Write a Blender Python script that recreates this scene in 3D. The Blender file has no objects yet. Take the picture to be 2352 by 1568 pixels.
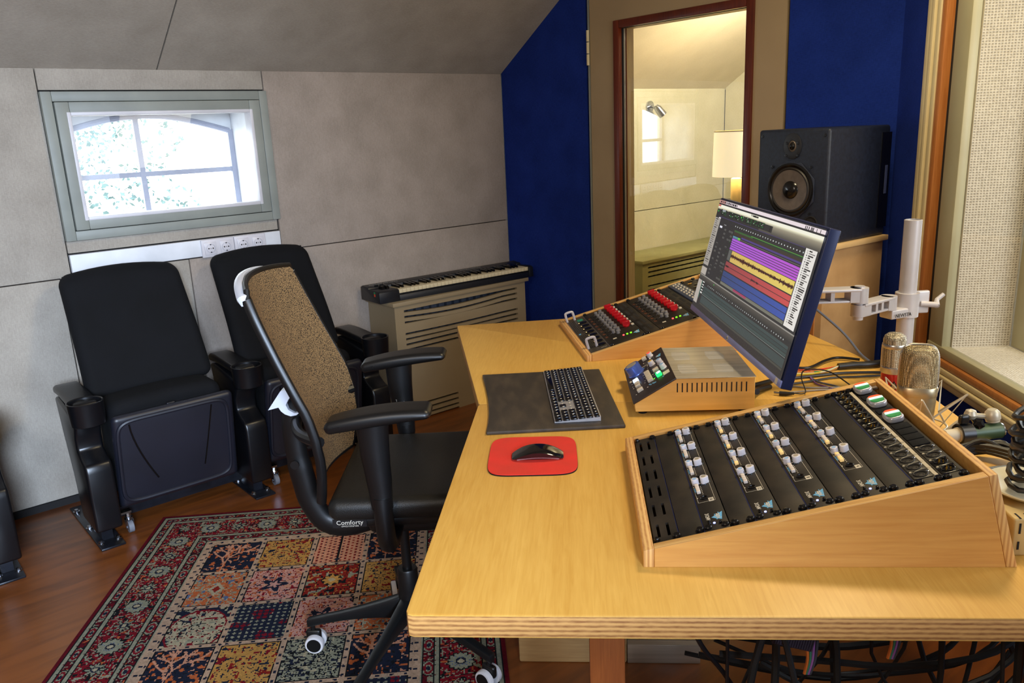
import bpy, math, random
import numpy as np
from mathutils import Matrix, Vector
random.seed(7); rng = np.random.default_rng(7)
PI = math.pi; R = math.radians
S = bpy.context.scene; COL = S.collection

# ------------------------------------------------------------------ camera, world, light, exposure
def rotated_camera(loc, yaw, pitch, roll, f_px, w=2352):
    cam = bpy.data.cameras.new('camera'); o = bpy.data.objects.new('camera', cam); COL.objects.link(o)
    f = Vector((math.sin(yaw)*math.cos(pitch), math.cos(yaw)*math.cos(pitch), -math.sin(pitch)))
    r = Vector((math.cos(yaw), -math.sin(yaw), 0)); u = r.cross(f)
    r2 = math.cos(roll)*r + math.sin(roll)*u; u2 = -math.sin(roll)*r + math.cos(roll)*u
    m = Matrix((( r2.x, u2.x, -f.x, loc[0]), (r2.y, u2.y, -f.y, loc[1]), (r2.z, u2.z, -f.z, loc[2]), (0, 0, 0, 1)))
    o.matrix_world = m; cam.sensor_width = 36; cam.lens = 36*f_px/w; cam.clip_start = 0.02; cam.clip_end = 200
    return o
S.camera = rotated_camera((0, 0, 1.44), 0.698221051, 0.254550554, -0.0454905157, 1849.68)

W = bpy.data.worlds.new('sky'); S.world = W; W.use_nodes = True
bg = W.node_tree.nodes['Background']; bg.inputs[0].default_value = (0.86, 0.94, 1.0, 1); bg.inputs[1].default_value = 8.0

def look(o, target):
    d = Vector(target) - Vector(o.location); o.rotation_euler = d.to_track_quat('-Z', 'Y').to_euler()
def area(name, loc, target, sx, sy, power, color, spread=180, shape='RECTANGLE'):
    l = bpy.data.lights.new(name, 'AREA'); l.shape = shape; l.size = sx; l.size_y = sy; l.energy = power; l.color = color
    l.spread = R(spread)
    o = bpy.data.objects.new(name, l); COL.objects.link(o); o.location = loc; look(o, target); return o
def spot(name, loc, target, power, color, ang, blend=0.4, size=0.03):
    l = bpy.data.lights.new(name, 'SPOT'); l.energy = power; l.color = color; l.spot_size = R(ang); l.spot_blend = blend
    l.shadow_soft_size = size
    o = bpy.data.objects.new(name, l); COL.objects.link(o); o.location = loc; look(o, target); return o
WARM = (1.0, 0.80, 0.48); COOL = (0.72, 0.82, 1.0); NEUT = (1.0, 0.89, 0.76)
area('assumed_ceiling_lamp', (2.05, 0.95, 2.52), (1.5, 1.15, 0.7), 0.35, 0.35, 25, WARM)  # assumed overhead lamp out of view, placed from the desk shadows; no fitting built
pl0 = bpy.data.lights.new('rear_fill_light', 'POINT'); pl0.energy = 56; pl0.color = NEUT; pl0.shadow_soft_size = 0.2
po0 = bpy.data.objects.new('rear_fill_light', pl0); COL.objects.link(po0); po0.location = (-0.9, 0.3, 2.05)  # unseen fill, added to lift the walls and ceiling
area('assumed_back_daylight', (-0.65, -1.62, 1.75), (0.10, 3.6, 0.40), 0.9, 0.7, 52, (0.62, 0.77, 1.0), 60)  # added cool light, assumed from behind the camera; back wall has no window
area('assumed_live_room_daylight', (1.75, -1.35, 1.5), (0.3, 3.2, 0.6), 1.1, 0.9, 26, COOL)  # assumed daylight, added unseen in the live room to shine through the control window
area('jamb_fill_light', (2.35, -0.15, 1.6), (2.72, 0.95, 1.1), 0.7, 0.7, 12, (1.0, 0.9, 0.75))  # added unseen light that brightens the woven jamb in the window cavity
spot('booth_fill_light', (4.15, 2.35, 2.2), (4.5, 3.6, 1.5), 150, (1.0, 0.90, 0.68), 150, 1.0, 0.15)  # unseen spot added to brighten the booth, apart from its two visible lamps
S.view_settings.view_transform = 'Standard'; S.view_settings.look = 'None'
S.view_settings.exposure = 0.0; S.view_settings.gamma = 1.0; S.view_settings.use_curve_mapping = False

# ------------------------------------------------------------------ mesh builder
class MB:
    def __init__(s, T=None): s.v = []; s.f = []; s.T = T
    def add(s, vs, fs):
        b = len(s.v)
        if s.T is not None: vs = [tuple(s.T @ Vector(p)) for p in vs]
        s.v += [tuple(p) for p in vs]; s.f += [tuple(b+i for i in f) for f in fs]; return s
    def box(s, x0, x1, y0, y1, z0, z1, r=0.0, n=1, M=None):
        if r > 0: return s.rbox((x0+x1)/2, (y0+y1)/2, (z0+z1)/2, abs(x1-x0), abs(y1-y0), abs(z1-z0), r, n, M=M)
        v = [(x, y, z) for x in (x0, x1) for y in (y0, y1) for z in (z0, z1)]
        if M is not None: v = [tuple(M @ Vector(p)) for p in v]
        return s.add(v, [(0,1,3,2),(4,6,7,5),(0,4,5,1),(2,3,7,6),(0,2,6,4),(1,5,7,3)])
    def rbox(s, cx, cy, cz, sx, sy, sz, r, n=2, cuts=(0,0,0), fn=None, M=None):
        h = (sx/2, sy/2, sz/2); r = min(r, *h)
        ax = []
        for k in range(3):
            lo = [(-1+i/n, -(h[k]-r)) for i in range(n+1)]; hi = [(i/n, h[k]-r) for i in range(n+1)]
            mid = [(0.0, -(h[k]-r)+2*(h[k]-r)*(j+1)/(cuts[k]+1)) for j in range(cuts[k])]
            ax.append(lo+mid+hi)
        N = [len(a) for a in ax]; idx = {}; vs = []; fs = []
        def vid(i, j, k):
            key = (i, j, k)
            if key not in idx:
                t = [math.sin(ax[q][(i, j, k)[q]][0]*PI/2) for q in range(3)]; c = [ax[q][(i, j, k)[q]][1] for q in range(3)]
                a = [ax[q][(i, j, k)[q]][0] for q in range(3)]
                t = [math.tan(x*PI/4) for x in a]
                L = math.sqrt(sum(x*x for x in t)) or 1
                p = [c[q]+r*t[q]/L for q in range(3)]
                if fn: p = fn(*p)
                p = (p[0]+cx, p[1]+cy, p[2]+cz)
                if M is not None: p = tuple(M @ Vector(p))
                idx[key] = len(vs); vs.append(p)
            return idx[key]
        for e, (a, b) in ((0, (1, 2)), (1, (2, 0)), (2, (0, 1))):
            for side in (0, N[e]-1):
                for i in range(N[a]-1):
                    for j in range(N[b]-1):
                        q = []
                        for (ii, jj) in ((i, j), (i+1, j), (i+1, j+1), (i, j+1)):
                            k3 = [0, 0, 0]; k3[e] = side; k3[a] = ii; k3[b] = jj; q.append(vid(*k3))
                        fs.append(tuple(q) if side else tuple(q[::-1]))
        return s.add(vs, fs)
    def tube(s, pts, r, seg=8, flat=None, cap=True, up=None):
        P = [Vector(p) for p in pts]; n = len(P); rr = r if isinstance(r, (list, tuple)) else [r]*n
        T = [(P[min(i+1, n-1)]-P[max(i-1, 0)]).normalized() for i in range(n)]
        a = Vector(up) if up else (Vector((0, 0, 1)) if abs(T[0].z) < 0.9 else Vector((1, 0, 0)))
        vs = []; fs = []
        for i in range(n):
            if up: a = Vector(up)
            a = (a-T[i]*a.dot(T[i])).normalized(); b = T[i].cross(a); fl = flat if flat else 1.0
            for k in range(seg):
                t = 2*PI*k/seg; vs.append(P[i]+a*rr[i]*math.cos(t)+b*rr[i]*fl*math.sin(t))
        for i in range(n-1):
            for k in range(seg):
                k2 = (k+1) % seg; fs.append((i*seg+k, i*seg+k2, (i+1)*seg+k2, (i+1)*seg+k))
        if cap: fs.append(tuple(range(seg))[::-1]); fs.append(tuple((n-1)*seg+k for k in range(seg)))
        return s.add(vs, fs)
    def cyl(s, p0, p1, r0, r1=None, seg=16): return s.tube([p0, p1], [r0, r0 if r1 is None else r1], seg)
    def lathe(s, prof, seg=24, M=None, cap=True):
        vs = []; fs = []
        for (r, z) in prof:
            for k in range(seg): t = 2*PI*k/seg; vs.append((r*math.cos(t), r*math.sin(t), z))
        for i in range(len(prof)-1):
            for k in range(seg): k2 = (k+1) % seg; fs.append((i*seg+k, i*seg+k2, (i+1)*seg+k2, (i+1)*seg+k))
        if cap and prof[0][0] > 1e-6: fs.append(tuple(range(seg))[::-1])
        if cap and prof[-1][0] > 1e-6: fs.append(tuple((len(prof)-1)*seg+k for k in range(seg)))
        if M is not None: vs = [tuple(M @ Vector(p)) for p in vs]
        return s.add(vs, fs)
    def prism(s, poly, h0, h1, fn=lambda a, b, h: (a, b, h)):
        n = len(poly); vs = [fn(a, b, h0) for a, b in poly]+[fn(a, b, h1) for a, b in poly]
        fs = [tuple(range(n))[::-1], tuple(range(n, 2*n))]+[(i, (i+1) % n, n+(i+1) % n, n+i) for i in range(n)]
        return s.add(vs, fs)
    def quad(s, a, b, c, d): return s.add([a, b, c, d], [(0, 1, 2, 3)])
    def obj(s, name, m, parent=None, smooth=35, label=None, kind=None):
        me = bpy.data.meshes.new(name); me.from_pydata(s.v, [], s.f); me.validate(); me.update()
        if smooth:
            me.polygons.foreach_set('use_smooth', [True]*len(me.polygons)); me.set_sharp_from_angle(angle=R(smooth))
        o = bpy.data.objects.new(name, me); COL.objects.link(o)
        if m: me.materials.append(m)
        if parent: o.parent = parent
        if label: o['label'] = label
        if kind: o['kind'] = kind
        fix_normals(me)
        return o
import bmesh
def fix_normals(me):
    b = bmesh.new(); b.from_mesh(me); bmesh.ops.recalc_face_normals(b, faces=b.faces); b.to_mesh(me); b.free()
def cr(pts, n=6):
    P = [Vector(p) for p in pts]; out = []
    for i in range(len(P)-1):
        p0 = P[max(i-1, 0)]; p1 = P[i]; p2 = P[i+1]; p3 = P[min(i+2, len(P)-1)]
        for k in range(n):
            t = k/n; out.append(0.5*((2*p1)+(p2-p0)*t+(2*p0-5*p1+4*p2-p3)*t*t+(3*p1-p0-3*p2+p3)*t**3))
    out.append(P[-1]); return out
def thing(name, label, cat, loc=(0, 0, 0), az=0.0, group=None):
    o = bpy.data.objects.new(name, None); COL.objects.link(o); o.location = loc; o.rotation_euler = (0, 0, R(az))
    o.empty_display_size = 0.05; o['label'] = label; o['category'] = cat
    if group: o['group'] = group
    return o
def tag(o, label, cat, group=None):
    o['label'] = label; o['category'] = cat
    if group: o['group'] = group
    return o
def struct(o): o['kind'] = 'structure'; return o
def again(src, parent, M=None, name=None, label=None):
    o = src.copy(); COL.objects.link(o); o.parent = parent
    if M is not None: o.matrix_local = M
    if label: o['label'] = label
    elif 'label' in o: del o['label']
    return o
def place(o, M): o.matrix_local = M; return o
TR = Matrix.Translation
def RZ(d): return Matrix.Rotation(R(d), 4, 'Z')
def RX(d): return Matrix.Rotation(R(d), 4, 'X')
def RY(d): return Matrix.Rotation(R(d), 4, 'Y')
def text(name, s, size, m, parent, M, ext=0.0003, width=1.0, bold=0.0):
    c = bpy.data.curves.new(name, 'FONT'); c.body = s; c.size = size; c.extrude = ext; c.align_x = 'CENTER'; c.align_y = 'CENTER'
    c.resolution_u = 2; c.offset = bold
    t = bpy.data.objects.new(name, c); COL.objects.link(t); bpy.context.view_layer.update()
    me = bpy.data.meshes.new_from_object(t.evaluated_get(bpy.context.evaluated_depsgraph_get()))
    bpy.data.objects.remove(t); bpy.data.curves.remove(c)
    for v in me.vertices: v.co.x *= width
    me.materials.clear(); me.materials.append(m)
    o = bpy.data.objects.new(name, me); COL.objects.link(o); o.parent = parent; o.matrix_local = M; return o

# ------------------------------------------------------------------ materials
def C(r, g, b):
    f = lambda x: (x/255/12.92) if x/255 <= 0.04045 else ((x/255+0.055)/1.055)**2.4
    return (f(r), f(g), f(b), 1)
class NT:
    def __init__(s, m): s.t = m.node_tree; s.n = s.t.nodes; s.l = s.t.links
    def node(s, ty, **kw):
        nd = s.n.new(ty)
        for k, v in kw.items():
            if k.startswith('i_'): nd.inputs[k[2:].replace('_', ' ')].default_value = v
            else: setattr(nd, k, v)
        return nd
    def link(s, a, b): s.l.new(a, b)
def mat(name, col, rough=0.5, metal=0.0, col2=None, scale=(8, 8, 8), detail=4, mixlo=0.35, mixhi=0.65, bump=0.0, bscale=None, spec=0.5, coat=0.0, rvar=0.0):
    m = bpy.data.materials.new(name); m.use_nodes = True; t = NT(m); p = t.n['Principled BSDF']
    p.inputs['Base Color'].default_value = col; p.inputs['Roughness'].default_value = rough; p.inputs['Metallic'].default_value = metal
    p.inputs['Specular IOR Level'].default_value = spec; p.inputs['Coat Weight'].default_value = coat
    co = t.node('ShaderNodeTexCoord'); mp = t.node('ShaderNodeMapping'); mp.inputs['Scale'].default_value = scale; t.link(co.outputs['Object'], mp.inputs['Vector'])
    nz = t.node('ShaderNodeTexNoise'); nz.inputs['Scale'].default_value = 1.0; nz.inputs['Detail'].default_value = detail; t.link(mp.outputs[0], nz.inputs['Vector'])
    c2 = col2 if col2 else tuple(x*0.86 for x in col[:3])+(1,)
    rp = t.node('ShaderNodeValToRGB'); rp.color_ramp.elements[0].position = mixlo; rp.color_ramp.elements[0].color = col
    rp.color_ramp.elements[1].position = mixhi; rp.color_ramp.elements[1].color = c2
    t.link(nz.outputs['Fac'], rp.inputs[0]); t.link(rp.outputs[0], p.inputs['Base Color'])
    if rvar:
        mr = t.node('ShaderNodeMapRange'); mr.inputs[3].default_value = rough-rvar; mr.inputs[4].default_value = rough+rvar
        t.link(nz.outputs['Fac'], mr.inputs[0]); t.link(mr.outputs[0], p.inputs['Roughness'])
    if bump:
        n2 = t.node('ShaderNodeTexNoise'); n2.inputs['Scale'].default_value = bscale or 400; n2.inputs['Detail'].default_value = 2
        t.link(co.outputs['Object'], n2.inputs['Vector'])
        b = t.node('ShaderNodeBump'); b.inputs['Strength'].default_value = bump; b.inputs['Distance'].default_value = 0.002
        t.link(n2.outputs['Fac'], b.inputs['Height']); t.link(b.outputs[0], p.inputs['Normal'])
    return m
def wood(name, a, b, grain='x', fine=160, coarse=5, rough=0.38, coat=0.15, stretch=0.06):
    """veneer: long streaks along one axis of the object"""
    m = bpy.data.materials.new(name); m.use_nodes = True; t = NT(m); p = t.n['Principled BSDF']
    p.inputs['Roughness'].default_value = rough; p.inputs['Coat Weight'].default_value = coat; p.inputs['Coat Roughness'].default_value = 0.25
    co = t.node('ShaderNodeTexCoord'); out = []
    for sc in (fine, coarse):
        mp = t.node('ShaderNodeMapping'); s3 = [sc, sc, sc]; s3['xyz'.index(grain)] = sc*stretch; mp.inputs['Scale'].default_value = s3
        t.link(co.outputs['Object'], mp.inputs['Vector']); nz = t.node('ShaderNodeTexNoise'); nz.inputs['Scale'].default_value = 1; nz.inputs['Detail'].default_value = 3
        nz.inputs['Distortion'].default_value = 0.6; t.link(mp.outputs[0], nz.inputs['Vector']); out.append(nz.outputs['Fac'])
    mx = t.node('ShaderNodeMix', data_type='FLOAT'); mx.inputs[0].default_value = 0.55; t.link(out[0], mx.inputs[2]); t.link(out[1], mx.inputs[3])
    rp = t.node('ShaderNodeValToRGB'); rp.color_ramp.elements[0].position = 0.36; rp.color_ramp.elements[0].color = a
    rp.color_ramp.elements[1].position = 0.66; rp.color_ramp.elements[1].color = b; t.link(mx.outputs[0], rp.inputs[0]); t.link(rp.outputs[0], p.inputs['Base Color'])
    return m
def ply(name, light, dark, axis='z', pitch=0.0065, grain='x'):
    """plywood edge: layers across one axis"""
    m = bpy.data.materials.new(name); m.use_nodes = True; t = NT(m); p = t.n['Principled BSDF']; p.inputs['Roughness'].default_value = 0.5
    co = t.node('ShaderNodeTexCoord'); sp = t.node('ShaderNodeSeparateXYZ'); t.link(co.outputs['Object'], sp.inputs[0])
    mu = t.node('ShaderNodeMath', operation='MULTIPLY'); mu.inputs[1].default_value = PI/pitch; t.link(sp.outputs['XYZ'.index(axis.upper())], mu.inputs[0])
    si = t.node('ShaderNodeMath', operation='SINE'); t.link(mu.outputs[0], si.inputs[0])
    mp = t.node('ShaderNodeMapping'); s3 = [60, 60, 60]; s3['xyz'.index(grain)] = 5; s3['xyz'.index(axis)] = 220; mp.inputs['Scale'].default_value = s3
    t.link(co.outputs['Object'], mp.inputs['Vector']); nz = t.node('ShaderNodeTexNoise'); nz.inputs['Scale'].default_value = 1; nz.inputs['Detail'].default_value = 4
    t.link(mp.outputs[0], nz.inputs['Vector'])
    ad = t.node('ShaderNodeMath', operation='MULTIPLY_ADD'); ad.inputs[1].default_value = 3.2; ad.inputs[2].default_value = -1.6; t.link(nz.outputs['Fac'], ad.inputs[0])
    sm = t.node('ShaderNodeMath', operation='ADD'); t.link(si.outputs[0], sm.inputs[0]); t.link(ad.outputs[0], sm.inputs[1])
    rp = t.node('ShaderNodeValToRGB'); rp.color_ramp.elements[0].position = 0.25; rp.color_ramp.elements[0].color = light
    rp.color_ramp.elements[1].position = 0.95; rp.color_ramp.elements[1].color = dark
    mr = t.node('ShaderNodeMapRange'); mr.inputs[1].default_value = -1.6; mr.inputs[2].default_value = 1.8; t.link(sm.outputs[0], mr.inputs[0])
    t.link(mr.outputs[0], rp.inputs[0]); t.link(rp.outputs[0], p.inputs['Base Color']); return m
def fabric(name, a, b, weave=900, bump=0.25, coarse=6, rough=0.95):
    """woven acoustic cloth: fine streaky weave plus soft blotches"""
    m = bpy.data.materials.new(name); m.use_nodes = True; t = NT(m); p = t.n['Principled BSDF']; p.inputs['Roughness'].default_value = rough
    p.inputs['Specular IOR Level'].default_value = 0.15
    co = t.node('ShaderNodeTexCoord'); facs = []
    for s3 in ((weave, weave, weave*0.08), (weave*0.1, weave*0.1, weave), (coarse, coarse, coarse)):
        mp = t.node('ShaderNodeMapping'); mp.inputs['Scale'].default_value = s3; t.link(co.outputs['Object'], mp.inputs['Vector'])
        nz = t.node('ShaderNodeTexNoise'); nz.inputs['Scale'].default_value = 1; nz.inputs['Detail'].default_value = 2; t.link(mp.outputs[0], nz.inputs['Vector']); facs.append(nz.outputs['Fac'])
    av = t.node('ShaderNodeMath', operation='ADD'); t.link(facs[0], av.inputs[0]); t.link(facs[1], av.inputs[1])
    ad = t.node('ShaderNodeMath', operation='ADD'); t.link(av.outputs[0], ad.inputs[0]); t.link(facs[2], ad.inputs[1])
    mr = t.node('ShaderNodeMapRange'); mr.inputs[1].default_value = 1.15; mr.inputs[2].default_value = 1.85; t.link(ad.outputs[0], mr.inputs[0])
    rp = t.node('ShaderNodeValToRGB'); rp.color_ramp.elements[0].color = a; rp.color_ramp.elements[1].color = b
    t.link(mr.outputs[0], rp.inputs[0]); t.link(rp.outputs[0], p.inputs['Base Color'])
    bp = t.node('ShaderNodeBump'); bp.inputs['Strength'].default_value = bump; bp.inputs['Distance'].default_value = 0.002
    t.link(av.outputs[0], bp.inputs['Height']); t.link(bp.outputs[0], p.inputs['Normal']); return m
def glow(name, col, strength):
    m = bpy.data.materials.new(name); m.use_nodes = True; t = NT(m); p = t.n['Principled BSDF']
    p.inputs['Base Color'].default_value = col; p.inputs['Emission Color'].default_value = col; p.inputs['Emission Strength'].default_value = strength; return m
def pane_glass(name, tint=(0.97, 0.98, 0.97, 1), ior=1.5, boost=1.0):
    """thin pane: see-through with a Fresnel mirror layer"""
    m = bpy.data.materials.new(name); m.use_nodes = True; t = NT(m); t.n.remove(t.n['Principled BSDF']); out = t.n['Material Output']
    tr = t.node('ShaderNodeBsdfTransparent'); tr.inputs[0].default_value = tint; gl = t.node('ShaderNodeBsdfGlossy'); gl.inputs['Roughness'].default_value = 0.0
    ge = t.node('ShaderNodeNewGeometry'); dt = t.node('ShaderNodeVectorMath', operation='DOT_PRODUCT'); t.link(ge.outputs['Incoming'], dt.inputs[0]); t.link(ge.outputs['Normal'], dt.inputs[1])
    ab = t.node('ShaderNodeMath', operation='ABSOLUTE'); t.link(dt.outputs['Value'], ab.inputs[0]); om = t.node('ShaderNodeMath', operation='SUBTRACT'); om.inputs[0].default_value = 1.0; t.link(ab.outputs[0], om.inputs[1])
    po = t.node('ShaderNodeMath', operation='POWER'); po.inputs[1].default_value = 5.0; t.link(om.outputs[0], po.inputs[0])
    mu = t.node('ShaderNodeMath', operation='MULTIPLY_ADD', use_clamp=True); mu.inputs[1].default_value = 0.95; mu.inputs[2].default_value = 0.04*boost; t.link(po.outputs[0], mu.inputs[0])
    mx = t.node('ShaderNodeMixShader'); t.link(mu.outputs[0], mx.inputs[0]); t.link(tr.outputs[0], mx.inputs[1]); t.link(gl.outputs[0], mx.inputs[2]); t.link(mx.outputs[0], out.inputs[0])
    return m
def painted(name, rough=0.9, emit=0.0, bump=0.0):
    """colour comes from the mesh's own colour attribute (woven or displayed pattern)"""
    m = bpy.data.materials.new(name); m.use_nodes = True; t = NT(m); p = t.n['Principled BSDF']; p.inputs['Roughness'].default_value = rough
    at = t.node('ShaderNodeAttribute', attribute_name='pattern')
    if emit:
        p.inputs['Base Color'].default_value = (0.01, 0.01, 0.012, 1); t.link(at.outputs['Color'], p.inputs['Emission Color']); p.inputs['Emission Strength'].default_value = emit
    else: t.link(at.outputs['Color'], p.inputs['Base Color']); p.inputs['Specular IOR Level'].default_value = 0.1
    if bump:
        nz = t.node('ShaderNodeTexNoise'); nz.inputs['Scale'].default_value = 500; co = t.node('ShaderNodeTexCoord'); t.link(co.outputs['Object'], nz.inputs['Vector'])
        b = t.node('ShaderNodeBump'); b.inputs['Strength'].default_value = bump; b.inputs['Distance'].default_value = 0.004; t.link(nz.outputs['Fac'], b.inputs['Height']); t.link(b.outputs[0], p.inputs['Normal'])
    return m
def picture_grid(name, img, w, h, m, parent, pos):
    """img[row, col, 3] linear colours -> one quad per cell; pos(u, v) in metres gives the point"""
    H, Wd = img.shape[:2]; us = np.linspace(0, w, Wd+1); vs = np.linspace(0, h, H+1)
    uu, vv = np.meshgrid(us, vs); P = pos(uu.ravel(), vv.ravel())
    me = bpy.data.meshes.new(name); i = np.arange(H*Wd); r = i//Wd; c = i % Wd; a = r*(Wd+1)+c
    loops = np.stack([a, a+1, a+Wd+2, a+Wd+1], 1).ravel().astype(np.int32)
    me.vertices.add(len(P)); me.vertices.foreach_set('co', P.astype(np.float32).ravel()); me.loops.add(len(loops)); me.loops.foreach_set('vertex_index', loops)
    me.polygons.add(H*Wd); me.polygons.foreach_set('loop_start', np.arange(0, 4*H*Wd, 4, dtype=np.int32)); me.update(calc_edges=True)
    at = me.color_attributes.new('pattern', 'FLOAT_COLOR', 'CORNER'); col = np.ones((H*Wd, 4), np.float32); col[:, :3] = img.reshape(-1, 3)
    at.data.foreach_set('color', np.repeat(col, 4, 0).ravel()); me.materials.append(m)
    o = bpy.data.objects.new(name, me); COL.objects.link(o); o.parent = parent; return o

M_WALL = fabric('wall_cloth', C(176, 168, 156), C(150, 142, 131))
M_WALLR = fabric('wall_cloth_warm', C(172, 158, 146), C(146, 134, 122))
M_CEIL = fabric('ceiling_cloth', C(176, 167, 154), C(152, 143, 130))
M_BLUE = fabric('blue_cloth', C(30, 56, 148), C(19, 41, 118), weave=700, bump=0.35)
M_DARK = mat('dark_joint', C(24, 22, 22), 0.9)
M_FRAMEGREY = mat('grey_green_paint', C(142, 146, 138), 0.5, col2=C(133, 137, 130), bump=0.05, bscale=120)
M_WHITE = mat('white_plastic', C(225, 225, 226), 0.35)
M_WHITEPAINT = mat('white_paint', C(226, 228, 232), 0.5)
M_DOOR = mat('door_beige_paint', C(172, 150, 116), 0.5, col2=C(164, 142, 109), scale=(3, 3, 3))
M_MAHOG = wood('mahogany', C(110, 42, 20), C(78, 26, 12), grain='z', rough=0.35)
M_CREAM = mat('cream_paint', C(222, 208, 166), 0.45, col2=C(212, 196, 152), scale=(4, 4, 4))
M_ORANGEWOOD = wood('orange_wood', C(206, 138, 74), C(178, 108, 52), grain='z', rough=0.4)
M_SAGE = mat('sage_paint', C(176, 172, 140), 0.45, col2=C(166, 160, 128), scale=(4, 4, 4))
M_FLOOR = wood('floor_boards', C(138, 78, 32), C(86, 46, 19), grain='x', fine=26, coarse=2.2, rough=0.32, coat=0.2, stretch=0.15)
M_DESK = wood('birch_top', C(220, 174, 86), C(202, 152, 65), grain='y', fine=190, coarse=5, rough=0.46, coat=0.05)
M_DESKEDGE = ply('desk_ply_edge', C(206, 158, 94), C(132, 82, 44), 'z', 0.0040, 'y')
M_BIRCH = wood('birch_board', C(218, 164, 88), C(196, 136, 66), grain='x', fine=120, coarse=7, rough=0.42)
M_BIRCHRIM = ply('birch_rim', C(228, 186, 116), C(186, 132, 72), 'y', 0.0022, 'x'); M_BIRCHEND = ply('birch_end_grain', C(226, 180, 112), C(176, 118, 64), 'x', 0.0034, 'z')
M_BLACKPL = mat('black_plastic', C(13, 14, 18), 0.32, col2=C(10, 11, 14), scale=(5, 5, 5), bump=0.06, bscale=700)
M_BLACKSOFT = mat('black_upholstery', C(11, 12, 16), 0.85, col2=C(8, 9, 12), bump=0.35, bscale=900, spec=0.25)
M_BLACKSTEEL = mat('black_steel', C(22, 23, 28), 0.3, 0.3, col2=C(34, 36, 44), scale=(20, 20, 20))
M_CHROME = mat('chrome', C(190, 192, 198), 0.22, 1.0)
M_STEEL = mat('brushed_steel', C(208, 200, 184), 0.4, 0.6, col2=C(186, 178, 160), scale=(3, 90, 90), rvar=0.08)
M_ALU = mat('aluminium', C(205, 205, 208), 0.35, 0.9)
M_SILVERPL = mat('silver_plastic', C(190, 190, 196), 0.3, 0.4)
M_PANEL = mat('anodised_panel', C(25, 21, 18), 0.55, 0.0, col2=C(52, 44, 36), scale=(14, 14, 14), detail=7, mixlo=0.42, mixhi=0.75, bump=0.04, bscale=500, spec=0.3)
M_PRINTW = mat('white_print', C(214, 206, 190), 0.6)
M_PRINTB = mat('light_blue_print', C(104, 178, 226), 0.6)
M_BLACKKNOB = mat('black_gloss', C(14, 13, 13), 0.2)
M_GREYKNOB = mat('grey_knob', C(226, 222, 228), 0.35, 0.0, col2=C(206, 202, 210), scale=(60, 60, 60))
M_REDKNOB = mat('red_knob', C(186, 14, 26), 0.3)
M_BTNCREAM = mat('cream_button', C(214, 203, 186), 0.4)
M_GOLD = mat('gold_pin', C(232, 178, 60), 0.25, 1.0)
M_BLUECAP = mat('pale_blue_cap', C(150, 190, 236), 0.35)
M_CABLE = mat('black_cable', C(18, 17, 18), 0.42)
M_BEIGE = mat('radiator_cover_paint', C(150, 132, 102), 0.5, col2=C(142, 124, 95), scale=(3, 3, 3), bump=0.04, bscale=200)
M_RUBBER = mat('grey_rubber', C(120, 124, 134), 0.5)
M_WIN = pane_glass('window_glass')
M_DOORGLASS = pane_glass('door_glass', boost=5.0)
# ------------------------------------------------------------------ room shell
XD, YW = 3.06, 3.635
SL = 0.6543; zs = lambda y: 1.757+(YW-y)*SL
fl = struct(MB().box(-1.8, 5.3, -1.7, 3.9, -0.1, 0.0).obj('floor', M_FLOOR, smooth=0)); fl['label'] = 'orange brown wooden floor'
# window wall: dark backing with a hole, cloth panels with real gaps in front
wb = MB()
for a in ((-1.8, 0.76, 0, 2.7), (1.62, XD, 0, 2.7), (0.76, 1.62, 0, 1.11), (0.76, 1.62, 1.65, 2.7)): wb.box(a[0], a[1], YW+0.02, YW+0.07, a[2], a[3])
wall = struct(wb.obj('wall_window', M_DARK, smooth=0))
g = 0.002
panels = [(-1.8, 0.733, 0.945, 1.757, 0), (-1.8, 0.69, 0.03, 0.945, 0), (0.733, 1.645, 1.672, 1.757, 0), (0.733, 1.64, 1.04, 1.092, 0), (0.69, 1.207, 0.03, 0.958, 0),
          (1.207, 1.75, 0.03, 0.958, 1), (1.645, XD, 0.942, 1.757, 1), (1.75, XD, 0.03, 0.942, 1)]
for (x0, x1, z0, z1, w) in panels:
    MB().box(x0+g, x1-g, YW, YW+0.02, z0+g, z1-g, 0.003).obj('wall_panel', M_WALLR if w else M_WALL, wall)
struct(MB().box(-1.8, XD, YW-0.004, YW+0.02, 0.0, 0.03).obj('baseboard_window', M_DARK, smooth=0))
# sloped and flat ceiling
cb = MB(); cb.add([(-1.8, YW+0.05, zs(YW)+0.03-0.03), (XD+0.05, YW+0.05, zs(YW)), (XD+0.05, 2.347, 2.63), (-1.8, 2.347, 2.63)], [(0, 1, 2, 3)])
cb.add([(-1.8, YW+0.05, zs(YW)+0.05), (XD+0.05, YW+0.05, zs(YW)+0.05), (XD+0.05, 2.347, 2.68), (-1.8, 2.347, 2.68)], [(0, 1, 2, 3)])
ceil = struct(cb.obj('ceiling', M_DARK, smooth=0))
def slope_panel(x0, x1):
    n = Vector((0, SL, 1)).normalized()*0.03; a = [Vector((x0, YW+0.02, zs(YW+0.02))), Vector((x1, YW+0.02, zs(YW+0.02))), Vector((x1, 2.347, 2.6)), Vector((x0, 2.347, 2.6))]
    return MB().add([*a, *[p+n for p in a]], [(0, 1, 2, 3), (4, 5, 6, 7), (0, 1, 5, 4), (1, 2, 6, 5), (2, 3, 7, 6), (3, 0, 4, 7)])
for x0, x1 in ((-1.8, 1.186), (1.192, XD)): slope_panel(x0, x1).obj('ceiling_panel', M_CEIL, ceil, smooth=0)
MB().box(-1.8, 5.3, -1.7, 2.347, 2.6, 2.65).obj('flat_ceiling', M_CEIL, ceil, smooth=0)
struct(MB().box(-1.9, -1.8, -1.7, YW+0.07, 0, 2.65).obj('wall_left', M_WALL, smooth=0))
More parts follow.
